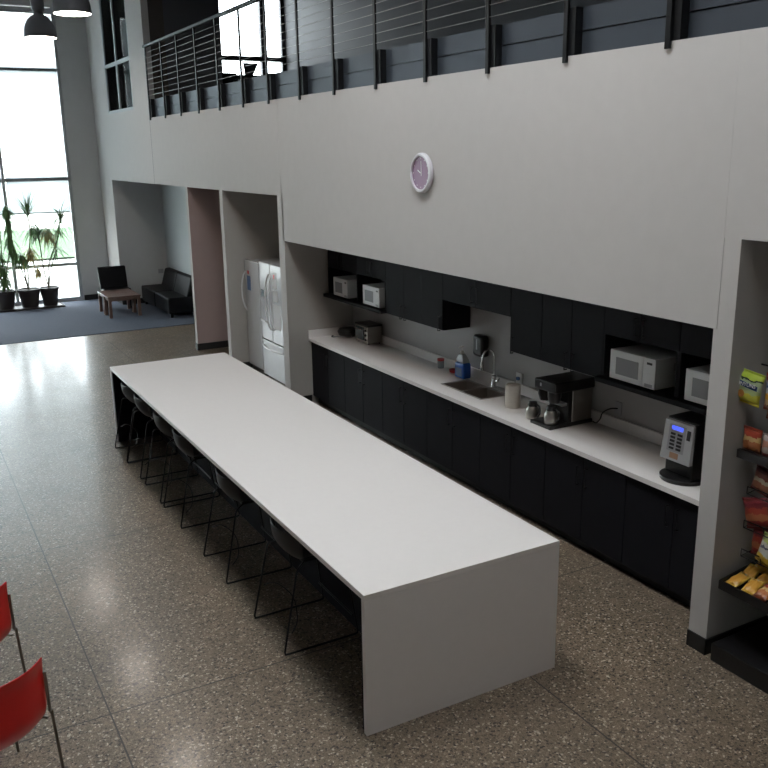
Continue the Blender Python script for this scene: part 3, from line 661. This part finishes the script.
# ---------------------------------------------------------------- clock
t = Thing('wall_clock', 'round white-rimmed wall clock, purple-grey face with painted pink reflection, on the upper wall', 'clock', (XW, 3.2, 3.11))
t.part('rim', CLOCKW, ('lathe', [(0.165, 0), (0.182, 0.01), (0.182, 0.035), (0.168, 0.05), (0.152, 0.048), (0.150, 0.03), (0, 0.03)], (XW-0.001, 3.2, 3.11), 40, 'x'), smooth=True)
fc = t.part('face', FACEREFL, ('lathe', [(0.150, 0), (0.150, 0.004), (0, 0.004)], (XW-0.031, 3.2, 3.11), 40, 'x'))
t.part('hour_hand', PAPER, ('tube', [(XW-0.038, 3.2, 3.11), (XW-0.038, 3.25, 3.135)], 0.004, 6), on=fc)
t.part('minute_hand', PAPER, ('tube', [(XW-0.039, 3.185, 3.085), (XW-0.039, 3.19, 3.22)], 0.003, 6), on=fc)
t.part('markers', PAPER, *[('box', XW-0.037, XW-0.0355, 3.2+0.13*math.sin(PI*k/6)-0.003, 3.2+0.13*math.sin(PI*k/6)+0.003, 3.11+0.13*math.cos(PI*k/6)-0.006, 3.11+0.13*math.cos(PI*k/6)+0.006) for k in range(12)], on=fc)

# ---------------------------------------------------------------- mezzanine railing
XP = 2.40
t = Thing('cable_railing', 'black steel railing with horizontal cables along the mezzanine edge', 'railing', (XP, 6.0, H3))
posts = [12.60, 11.62, 10.70, 9.76, 8.79, 7.83, 6.92, 5.95, 5.03, 4.09, 3.155, 2.20, 1.25, 0.28, -0.68, -1.64, -2.6]
for y in posts:
    p = t.part('post', STEELB, ('box', XW-0.022, XW-0.002, y-0.022, y+0.022, H3-0.045, 5.14), bevel=0.003)
    t.part('mounting_block', STEELB, ('box', XW-0.001, 2.44, y-0.085, y-0.012, H3+0.001, 4.27), on=p)
t.part('top_rail', STEELB, ('box', XW-0.035, XW+0.025, -4.0, 12.69, 5.14, 5.185), bevel=0.008)
for k in range(9):
    z = 4.33+k*0.09
    t.part('cable', CABLE, ('tube', [(XW-0.012, -4.0, z), (XW-0.012, 12.68, z)], 0.0028, 5))
kb = mesh('mezzanine_curb', STEELG, ('box', 2.442, 2.58, -4.0, 12.68, H3+0.001, 4.105), ('box', 2.46, 2.58, -4.0, 12.68, 4.105, 4.118), ('box', 2.442, 2.58, -4.0, 12.68, 4.118, 4.27))
tag(kb, kind='structure'); kb.name = 'trim_4'


# furniture silhouettes upstairs, against the mezzanine window
def mezz_chair(x, y, rz, label):
    t = Thing('lounge_chair', label, 'chair', (x, y, 3.94), 'chairs on the mezzanine', rotz=rz, local=True)
    t.part('seat', LEATHER, ('box', -0.3, 0.3, -0.3, 0.3, 0.42, 0.52), bevel=0.02)
    t.part('backrest', LEATHER, ('hexa', [(-0.3, 0.24, 0.52), (0.3, 0.24, 0.52), (0.3, 0.32, 0.52), (-0.3, 0.32, 0.52)], [(-0.28, 0.38, 1.2), (0.28, 0.38, 1.2), (0.28, 0.44, 1.2), (-0.28, 0.44, 1.2)]), bevel=0.02)
    for sx in (-1, 1):
        for sy in (-1, 1): t.part('leg', STEELB, ('tube', [(sx*0.27, sy*0.27, 0.42), (sx*0.29, sy*0.29, 0.0)], 0.015, 6))
    return t.o
c0 = mezz_chair(5.45, 16.6, 0.1, 'dark high-backed chair at the left edge of the upstairs window')
dup(c0, (6.76, 16.6, 3.94), 'dark high-backed chair at the right edge of the upstairs window', 0.1)
t = Thing('work_table', 'dark table with a tilted screen in front of the upstairs window', 'table', (6.1, 16.5, 3.94))
t.part('tabletop', STEELB, ('box', 5.2, 6.95, 15.4, 16.1, 4.93, 4.97))
for x in (5.25, 6.9):
    for y in (15.45, 16.05): t.part('leg', STEELB, ('tube', [(x, y, 3.94), (x, y, 4.93)], 0.02, 6))
t = Thing('tilted_monitor', 'tilted grey screen on the upstairs table before the window', 'monitor', (5.55, 15.8, 4.97))
t.part('screen', STEELG, ('hexa', [(5.42, 15.75, 4.99), (5.60, 15.75, 4.99), (5.60, 15.78, 4.99), (5.42, 15.78, 4.99)], [(5.40, 15.80, 5.26), (5.76, 15.80, 5.26), (5.76, 15.83, 5.26), (5.40, 15.83, 5.26)]))
t.part('stand', STEELB, ('tube', [(5.51, 15.85, 4.985), (5.52, 15.80, 5.1)], 0.02, 6), ('box', 5.42, 5.62, 15.79, 15.93, 4.972, 4.985))
t = mesh('wall_box', STEELB, ('box', 3.823, 3.99, 13.6, 13.66, 5.28, 5.46)); tag(t, 'small dark box fixed to the wall edge upstairs, left of the bright window', 'box')

# ---------------------------------------------------------------- pendant lamps
def make_pendant():
    t = Thing('pendant_lamp', 'x', 'lamp', (0, 0, 0), 'dome pendant lamps over the island row', local=True)
    prof = [(0.262, 0.0), (0.265, 0.02), (0.258, 0.11), (0.235, 0.20), (0.19, 0.28), (0.12, 0.345), (0.085, 0.37), (0.075, 0.40)]
    inner = [(0.075, 0.385), (0.19, 0.29), (0.25, 0.21), (0.288, 0.12), (0.298, 0.02)]
    sh = t.part('shade', LAMPM, ('lathe', prof, (0, 0, 0), 40), smooth=True)
    t.part('diffuser', LAMPE, ('lathe', [(0.252, 0.004), (0.252, -0.002), (0.0, -0.003)], (0, 0, 0), 36), on=sh, label='glowing white diffuser')
    t.part('housing', LAMPM, ('lathe', [(0.075, 0.40), (0.10, 0.43), (0.108, 0.50), (0.108, 0.86), (0.09, 0.90), (0.02, 0.91)], (0, 0, 0), 24), smooth=True)
    t.part('rod', LAMPM, ('tube', [(0, 0, 0.9), (0, 0, 2.34)], 0.012, 8))
    return t.o
lz = 5.25
pl = ['dark dome pendant lamp against the tall window, the smaller and farther one', 'dark dome pendant lamp right of the farthest one, cut by the top of the photo', 'dark dome pendant lamp at the top edge in front of the side wall']
p0 = make_pendant()
for i, (x, y) in enumerate([(0.66, 12.8), (0.645, 9.85), (0.63, 6.95), (0.62, 4.0), (0.61, 1.1), (0.60, -1.8)]):
    lb = pl[i] if i < 3 else 'dark dome pendant lamp over the island, above the top of the photo'
    if i == 0: p0.location = (x, y, lz); p0['label'] = lb
    else: dup(p0, (x, y, lz), lb)

# ---------------------------------------------------------------- lounge corner
t = Thing('armless_chair', 'armless black leather chair with a low back against the far wall', 'chair', (2.17, 15.95, 0.01))
t.part('seat', LEATHER, ('box', 1.875, 2.47, 15.70, 16.04, 0.20, 0.45), bevel=0.03, bseg=3)
t.part('backrest', LEATHER, ('hexa', [(1.875, 16.0, 0.43), (2.47, 16.0, 0.43), (2.47, 16.10, 0.43), (1.875, 16.10, 0.43)], [(1.86, 16.10, 0.91), (2.47, 16.10, 0.91), (2.47, 16.19, 0.91), (1.86, 16.19, 0.91)]), bevel=0.025, bseg=3)
for x in (1.92, 2.43):
    for y in (15.75, 15.98): t.part('leg', STEELB, ('box', x-0.02, x+0.02, y-0.02, y+0.02, 0.01, 0.2))
t = Thing('sofa', 'long black leather armless sofa against the nook wall', 'sofa', (3.1, 15.0, 0.01))
t.part('seat', LEATHER, ('box', 2.79, 3.42, 13.92, 15.01, 0.09, 0.43), ('box', 2.79, 3.42, 15.02, 16.14, 0.09, 0.43), bevel=0.03, bseg=3)
for (p, q) in ((13.92, 14.92), (14.93, 15.90)):
    t.part('back_cushion', LEATHER, ('hexa', [(3.18, p, 0.42), (3.42, p, 0.42), (3.42, q, 0.42), (3.18, q, 0.42)], [(3.30, p, 0.82), (3.43, p, 0.82), (3.43, q, 0.82), (3.30, q, 0.82)]), bevel=0.03, bseg=3)
for x in (2.86, 3.36):
    for y in (14.02, 16.05): t.part('leg', STEELB, ('box', x-0.03, x+0.03, y-0.03, y+0.03, 0.01, 0.1))
def make_ctable(label):
    t = Thing('coffee_table', label, 'table', (0, 0, 0), 'coffee tables in the lounge', local=True)
    t.part('tabletop', WOOD, ('box', -0.34, 0.34, -0.262, 0.262, 0.415, 0.445), bevel=0.004)
    t.part('apron', WOOD, ('box', -0.30, 0.30, -0.235, -0.215, 0.35, 0.415), ('box', -0.30, 0.30, 0.215, 0.235, 0.35, 0.415), ('box', -0.31, -0.29, -0.215, 0.215, 0.35, 0.415), ('box', 0.29, 0.31, -0.215, 0.215, 0.35, 0.415))
    for sx in (-1, 1):
        for sy in (-1, 1): t.part('leg', WOOD, ('box', sx*0.30-0.03, sx*0.30+0.03, sy*0.215-0.03, sy*0.215+0.03, 0, 0.415))
    return t.o
c = make_ctable('dark wooden coffee table, the nearer of two end to end, before the black sofa'); c.location = (2.06, 14.87, 0.01)
c2 = dup(c, (2.06, 15.40, 0.01), 'dark wooden coffee table, the farther of two end to end, by the armless chair')
t = Thing('wall_outlet', 'small dark outlet low on the nook wall beside the sofa', 'outlet', (3.29, 16.219, 0.71))
t.part('plate', GREYPL, ('box', 3.23, 3.35, 16.212, 16.219, 0.66, 0.76), bevel=0.002)

# ---------------------------------------------------------------- potted plants
def blade(bm, base, d, L, wd, droop):
    side = d.cross(Vector((0,0,1)))
    if side.length < 0.05: side = Vector((1,0,0))
    side.normalize(); prev = None; n = 6; p = Vector(base); dd = d.normalized()
    for k in range(n+1):
        s = k/n; wk = wd*(0.35+0.65*math.sin(PI*min(1, s*1.1+0.12)))*(1-s**3)+0.001
        l = bm.verts.new(p-side*wk); r = bm.verts.new(p+side*wk)
        if prev: bm.faces.new((prev[0], prev[1], r, l))
        prev = (l, r); dd = (dd+Vector((0,0,-droop/n))).normalized(); p = p+dd*(L/n)
def tufts(name, m, items, parent, off, seed):
    rnd = random.Random(seed); bm = bmesh.new()
    for (c, L, n, up_, droop, wd) in items:
        for k in range(int(n*1.5)):
            a = rnd.uniform(0, 2*PI); el = rnd.uniform(up_-0.9, up_+0.7)
            wd_ = wd*1.1
            blade(bm, Vector(c)-Vector(off)+Vector((0, 0, rnd.uniform(-0.12, 0.06))), Vector((math.cos(a)*math.cos(el), math.sin(a)*math.cos(el), math.sin(el))), L*rnd.uniform(0.75, 1.4), wd_, droop*rnd.uniform(0.6, 1.4))
    me = bpy.data.meshes.new(name); bm.to_mesh(me); bm.free(); me.materials.append(m)
    o = bpy.data.objects.new(name, me); C.objects.link(o); o.parent = parent; return o
YP = 16.98
def plant(label, x, r, h, stems, green, yellow, seed):
    t = Thing('potted_dracaena', label, 'plant', (x, YP, 0.045), 'potted plants at the window')
    pot = t.part('pot', POTM, ('lathe', [(r*0.72, 0), (r*0.74, 0.01), (r, h-0.05), (r*1.07, h-0.045), (r*1.07, h), (r*0.95, h), (r*0.93, h-0.04), (0, h-0.04)], (x, YP, 0.046), 28), smooth=True)
    t.part('soil', SOIL, ('lathe', [(r*0.92, 0), (r*0.9, 0.02), (0, 0.03)], (x, YP, 0.046+h-0.04), 20), on=pot)
    for s in stems: t.part('stem', STEM, ('tube', smooth_path([(x, YP, h)]+list(s), 4), 0.014, 6), smooth=True)
    if green: tufts('foliage', LEAF, green, t.o, (x, YP, 0.045), seed)
    if yellow: tufts('yellowing_foliage', LEAF2, yellow, t.o, (x, YP, 0.045), seed+50)
plant('potted dracaena in the rightmost dark pot, three thin stems with spiky tufts', 0.93, 0.205, 0.40,
      [[(0.86, YP, 0.9), (0.84, YP, 1.62)], [(0.97, YP, 0.9), (1.22, YP, 1.5), (1.33, YP, 1.95)], [(1.0, YP, 0.8), (1.17, YP, 1.25)]],
      [((0.84, YP, 1.70), 0.40, 60, 0.5, 1.5, 0.009), ((1.33, YP, 1.96), 0.42, 60, 0.5, 1.0, 0.009), ((1.18, YP, 1.30), 0.36, 46, 0.4, 1.2, 0.008), ((1.28, YP, 1.75), 0.3, 30, 0.0, 1.6, 0.008)],
      [((1.03, YP, 1.70), 0.42, 60, 0.1, 2.4, 0.009)], 1)
plant('potted dracaena in the middle dark pot, tall leaning stems with drooping yellowish leaves', 0.50, 0.235, 0.40,
      [[(0.42, YP, 0.8), (0.30, YP, 1.3), (0.28, YP, 1.9)], [(0.55, YP, 1.0), (0.66, YP, 1.6), (0.66, YP, 2.05)], [(0.46, YP, 0.8), (0.43, YP, 1.2)]],
      [((0.66, YP, 2.10), 0.48, 60, 0.7, 0.5, 0.008), ((0.72, YP, 1.78), 0.38, 44, 0.2, 1.4, 0.009), ((0.42, YP, 1.20), 0.36, 40, 0.0, 2.0, 0.013)],
      [((0.62, YP, 1.30), 0.38, 50, 0.0, 2.2, 0.010), ((0.74, YP, 0.85), 0.30, 30, -0.2, 1.6, 0.009)], 2)
plant('potted leafy plant at the left edge, dense dark leaves above the leftmost dark pot', 0.00, 0.22, 0.40,
      [[(0.02, YP, 1.0), (0.08, YP, 2.2)], [(0.10, YP, 0.9), (0.24, YP, 1.5)], [(-0.08, YP, 1.0)]],
      [((0.22, YP, 2.22), 0.36, 50, -0.7, 1.6, 0.014), ((0.24, YP, 1.95), 0.30, 44, -0.9, 1.2, 0.014), ((0.22, YP, 1.60), 0.34, 50, -0.8, 1.6, 0.016), ((0.29, YP, 1.35), 0.30, 44, -0.8, 1.4, 0.016), ((0.0, YP, 0.95), 0.32, 70, 0.2, 2.0, 0.015), ((0.02, YP, 0.70), 0.28, 60, 0.2, 2.0, 0.015), ((-0.05, YP, 1.25), 0.34, 50, 0.2, 1.6, 0.014)],
      [], 3)
o = mesh('plant_tray', POTM, ('box', -1.2, 1.20, YP-0.26, YP+0.26, 0.0105, 0.02), ('box', -1.2, 1.20, YP-0.26, YP-0.245, 0.02, 0.044), ('box', -1.2, 1.20, YP+0.245, YP+0.26, 0.02, 0.044), ('box', 1.185, 1.20, YP-0.245, YP+0.245, 0.02, 0.044), ('box', -1.15, 1.15, YP-0.2, YP+0.2, 0.02, 0.045))
tag(o, 'long dark low tray under the potted plants at the window', 'tray')

# ---------------------------------------------------------------- red stacking chairs
def make_red_chair():
    t = Thing('stacking_chair', 'x', 'chair', (0, 0, 0), 'red stacking chairs', local=True)
    def f(a, b):
        x = (a-0.5)*2
        if b < 0.5:
            s = b/0.5; Y = 0.44-0.44*s; Z = 0.455-0.03*math.sin(PI*s*0.8)-0.035*(1-s)**4
            wv = 0.235+0.02*s
        else:
            s = (b-0.5)/0.5
            Y = -0.10*math.sin(min(1, s*3.0)*PI/2)-0.03*s; Z = 0.437-0.018*math.sin(min(1, s*5)*PI)+0.40*max(0, s-0.1)/0.9
            wv = 0.258-0.018*s
        k = min(1, max(0, (b-0.42)/0.12))
        Y += 0.085*k*abs(x)**2.2
        Z += 0.02*abs(x)**3 if b < 0.55 else 0
        if b > 0.93: Y -= 0.015*(b-0.93)/0.07
        return (x*wv, Y, Z)
    t.part('seat_shell', RED, ('grid', f, 14, 24), smooth=True, solid=0.009, subsurf=1)
    for sx in (-1, 1):
        t.part('frame_leg', TUBEM, ('tube', smooth_path([(sx*0.240, -0.058, 0.74), (sx*0.249, -0.050, 0.55), (sx*0.258, -0.03, 0.49), (sx*0.285, 0.0, 0.465)], 4)+[Vector((sx*0.33, 0.03, 0.0))], 0.009, 8), smooth=True)
        t.part('frame_leg', TUBEM, ('tube', [(sx*0.20, 0.16, 0.415), (sx*0.235, 0.34, 0.40), (sx*0.30, 0.44, 0.0)], 0.009, 8), smooth=True)
    t.part('seat_rail', TUBEM, ('tube', [(-0.26, 0.0, 0.43), (-0.20, 0.16, 0.415), (0.20, 0.16, 0.415), (0.26, 0.0, 0.43)], 0.008, 8))
    return t.o
rc = make_red_chair(); A = math.radians(24)
rc.location = (-1.895, 0.375, 0); rc.rotation_euler.z = A; rc['label'] = 'red plastic stacking chair at the bottom left corner, the nearer one'
dup(rc, (-1.95, 1.36, 0), 'red plastic stacking chair cut by the left edge, the farther one', A)

# ---------------------------------------------------------------- snack rack
t = Thing('snack_rack', 'black wire snack rack with sloping trays in the nook right of the column', 'rack', (2.7, -0.95, 0))
t.part('base', BLACKPL, ('box', 2.35, 2.95, -1.55, -0.455, 0.001, 0.13), bevel=0.006)
t.part('back_panel', BLACKPL, ('box', 2.90, 2.93, -1.55, -0.50, 0.13, 0.62))
for yy in (-1.53, -0.47):
    t.part('upright', BLACKPL, ('box', 2.90, 2.94, yy-0.015, yy+0.015, 0.13, 2.05))
tr = t.part('tray', BLACKPL, ('hexa', [(2.385, -1.55, 0.52), (2.90, -1.55, 0.60), (2.90, -0.445, 0.60), (2.385, -0.445, 0.52)], [(2.385, -1.55, 0.535), (2.90, -1.55, 0.615), (2.90, -0.445, 0.615), (2.385, -0.445, 0.535)]),
       ('box', 2.38, 2.392, -1.55, -0.445, 0.515, 0.575), ('hexa', [(2.385, -0.457, 0.52), (2.90, -0.457, 0.60), (2.90, -0.445, 0.60), (2.385, -0.445, 0.52)], [(2.385, -0.457, 0.575), (2.90, -0.457, 0.655), (2.90, -0.445, 0.655), (2.385, -0.445, 0.575)]))
t.part('shelf', BLACKPL, ('box', 2.50, 2.90, -1.55, -0.44, 1.405, 1.44), ('box', 2.47, 2.50, -1.55, -0.42, 1.40, 1.455))
for z in (1.17, 0.94, 0.74):
    sh = []
    for k in range(6): sh.append(('tube', [(2.50+k*0.08, -1.54, z+k*0.012), (2.50+k*0.08, -0.50, z+k*0.012)], 0.004, 5))
    for k in range(8): sh.append(('tube', [(2.50, -0.50-k*0.148, z+0.05), (2.50, -0.50-k*0.148, z), (2.90, -0.50-k*0.148, z+0.06)], 0.003, 5))
    sh.append(('tube', [(2.50, -1.54, z+0.05), (2.50, -0.50, z+0.05)], 0.004, 5))
    t.part('wire_basket', BLACKPL, *sh)
t.part('hook_bar', BLACKPL, ('tube', [(2.60, -1.55, 1.995), (2.60, -0.44, 1.995)], 0.006, 6), ('tube', [(2.60, -1.53, 1.995), (2.92, -1.53, 1.90)], 0.006, 6), ('tube', [(2.60, -0.47, 1.995), (2.92, -0.47, 1.90)], 0.006, 6))

def packet(label, m, loc, wd, h, th, ry=0.0, rz=0.0, rx=0.0, group='snack packets on the rack', extra=None):
    """pillow bag, local: y width, z height, front towards -x"""
    if 'yellow-green' not in label: wd *= 1.15; h *= 1.12; th *= 1.2
    bm = bmesh.new()
    def f(a, b, s):
        u = 2*a-1; v = 2*b-1
        q = max(0, (1-abs(u)**2.6))*max(0, (1-abs(v)**3))
        pinch = 1-0.05*(1-abs(v)**2)
        return (-s*th/2*q**0.6+0.003*math.sin(17*a)*math.sin(11*b), -u*wd/2*pinch, v*h/2)
    grid(bm, lambda a, b: f(a, b, 1), 12, 12); grid(bm, lambda a, b: f(a, b, -1), 12, 12)
    for v in (-1, 1): box(bm, -0.001, 0.001, -wd/2, wd/2, min(v*h/2, v*(h/2+0.012)), max(v*h/2, v*(h/2+0.012)))
    bmesh.ops.remove_doubles(bm, verts=bm.verts, dist=0.0005); bmesh.ops.recalc_face_normals(bm, faces=bm.faces)
    me = bpy.data.meshes.new('snack_packet'); bm.to_mesh(me); bm.free(); me.materials.append(m)
    for p in me.polygons: p.use_smooth = True
    o = bpy.data.objects.new('snack_packet', me); C.objects.link(o); o.location = loc; o.rotation_euler = (rx, ry, rz)
    tag(o, label, 'snack packet', group); return o
YG = mk_bands('yellow_green_packet', [(0.0, (0.70, 0.62, 0.06)), (0.12, (0.62, 0.60, 0.07)), (0.34, (0.45, 0.55, 0.25)), (0.46, (0.45, 0.56, 0.40)), (0.64, (0.42, 0.52, 0.30)), (0.72, (0.03, 0.05, 0.03)), (0.78, (0.50, 0.62, 0.08))])
RW = mk_bands('red_white_packet', [(0.0, (0.45, 0.10, 0.05)), (0.15, (0.75, 0.50, 0.30)), (0.30, (0.80, 0.40, 0.05)), (0.5, (0.7, 0.68, 0.7)), (0.62, (0.10, 0.12, 0.4)), (0.7, (0.6, 0.55, 0.6)), (0.78, (0.5, 0.06, 0.04))])
OB = mk_bands('orange_brown_packet', [(0.0, (0.22, 0.06, 0.03)), (0.2, (0.45, 0.15, 0.05)), (0.5, (0.62, 0.42, 0.18)), (0.68, (0.40, 0.06, 0.03)), (0.85, (0.28, 0.04, 0.02))])
BR = mk_bands('brown_white_packet', [(0.0, (0.20, 0.03, 0.02)), (0.2, (0.30, 0.12, 0.07)), (0.45, (0.50, 0.45, 0.32)), (0.6, (0.22, 0.05, 0.03)), (0.8, (0.10, 0.02, 0.02))])
RD = mk_bands('dark_red_packet', [(0.0, (0.25, 0.02, 0.02)), (0.3, (0.42, 0.14, 0.06)), (0.5, (0.36, 0.05, 0.03)), (0.7, (0.18, 0.02, 0.03)), (0.85, (0.30, 0.05, 0.06))])
PK = mk_bands('pink_white_packet', [(0.0, (0.32, 0.05, 0.05)), (0.3, (0.42, 0.35, 0.32)), (0.5, (0.46, 0.20, 0.14)), (0.75, (0.42, 0.35, 0.33))])
YW = mk_bands('yellow_white_packet', [(0.0, (0.62, 0.42, 0.05)), (0.35, (0.55, 0.55, 0.5)), (0.55, (0.10, 0.10, 0.16)), (0.62, (0.58, 0.56, 0.5)), (0.75, (0.45, 0.5, 0.15))])
YO = mk_bands('yellow_orange_packet', [(0.0, (0.65, 0.32, 0.05)), (0.25, (0.72, 0.45, 0.07)), (0.5, (0.60, 0.52, 0.35)), (0.6, (0.50, 0.12, 0.05)), (0.75, (0.70, 0.44, 0.08))], axis=0)

b0 = packet('yellow-green snack bag with a dark blue name band, hanging at the rack top left', YG, (2.50, -0.432, 1.862), 0.215, 0.185, 0.05, ry=0.05, rx=0.10)
mesh('name_band', mat('blue_band', (0.04, 0.08, 0.22), 0.35), ('grid', lambda a, b: (-0.0275+0.004*abs(2*a-1), 0.085-0.17*a, 0.008+0.030*b-0.012*a), 6, 1), parent=b0, solid=0.001)
mesh('ring_picture', mat('onion_ring_print', (0.45, 0.20, 0.05), 0.4), ('lathe', [(0.024, 0), (0.024, 0.002), (0.011, 0.002), (0.011, 0)], (-0.0255, 0.02, -0.045), 20, 'x'), parent=b0)
mesh('ring_picture', mat('onion_ring_print_dark', (0.30, 0.16, 0.05), 0.4), ('lathe', [(0.011, 0), (0.011, 0.002), (0, 0.002)], (-0.0235, 0.062, -0.03), 12, 'x'), parent=b0)
fcu = bpy.data.curves.new('lettering', 'FONT'); fcu.body = 'FUNYUNS'; fcu.size = 0.034; fcu.extrude = 0.0006; fcu.align_x = 'CENTER'; fcu.align_y = 'CENTER'
tmp = bpy.data.objects.new('lettering_curve', fcu); lme = bpy.data.meshes.new_from_object(tmp); bpy.data.objects.remove(tmp)
lme.materials.clear(); lme.materials.append(PAPER)
fo = bpy.data.objects.new('lettering', lme); C.objects.link(fo); fo.parent = b0
fo.rotation_euler = (PI/2, -0.08, -PI/2); fo.location = (-0.0315, 0.0, 0.018); fo.scale = (1.0, 1, 1)
packet('red, white and orange snack bag hanging at the top, right of the yellow-green bag', RW, (2.55, -0.60, 1.85), 0.16, 0.21, 0.05)
packet('orange and white snack bag hanging behind, below the red and white one', OB, (2.60, -0.60, 1.74), 0.16, 0.12, 0.04)
packet('orange-brown packet with a pale stripe at the left end of the upper black shelf', OB, (2.535, -0.475, 1.515), 0.12, 0.13, 0.05)
packet('pink and white packet second on the upper black shelf', PK, (2.55, -0.60, 1.50), 0.11, 0.13, 0.05)
packet('red packet lying behind on the upper black shelf', RD, (2.70, -0.60, 1.52), 0.24, 0.13, 0.05)
packet('brown packet with a pale cream patch in the highest wire basket', BR, (2.55, -0.585, 1.27), 0.15, 0.14, 0.05, rx=0.2)
packet('dark red packet with an orange patch in the middle wire basket', RD, (2.54, -0.56, 1.05), 0.17, 0.16, 0.06, rx=-0.3)
packet('dark red packet behind in the middle wire basket', RD, (2.66, -0.70, 1.08), 0.2, 0.18, 0.05, rx=0.2)
packet('red-brown packet at the left of the lowest wire basket', RD, (2.56, -0.595, 0.86), 0.12, 0.16, 0.05)
packet('yellow and white packet at the right of the lowest wire basket', YW, (2.52, -0.70, 0.84), 0.15, 0.17, 0.05, rx=0.25)
rows = [(2.475, 'front row'), (2.60, 'middle row'), (2.725, 'back row')]
cols = ['leftmost', 'second from the left', 'third from the left', 'fourth from the left']
k = 0
for x, rn in rows:
    for q, cn in enumerate(cols):
        y = -0.515-0.105*q-0.01*(k % 2)
        packet('yellow-orange packet lying on the bottom tray, %s, %s' % (rn, cn), YO if k % 4 != 2 else OB, (x, y, 0.583+(x-2.5)*0.15+0.003*(k % 3)), 0.085, 0.115, 0.035, ry=PI/2-0.35, rz=0.16*((k*5) % 3-1)); k += 1
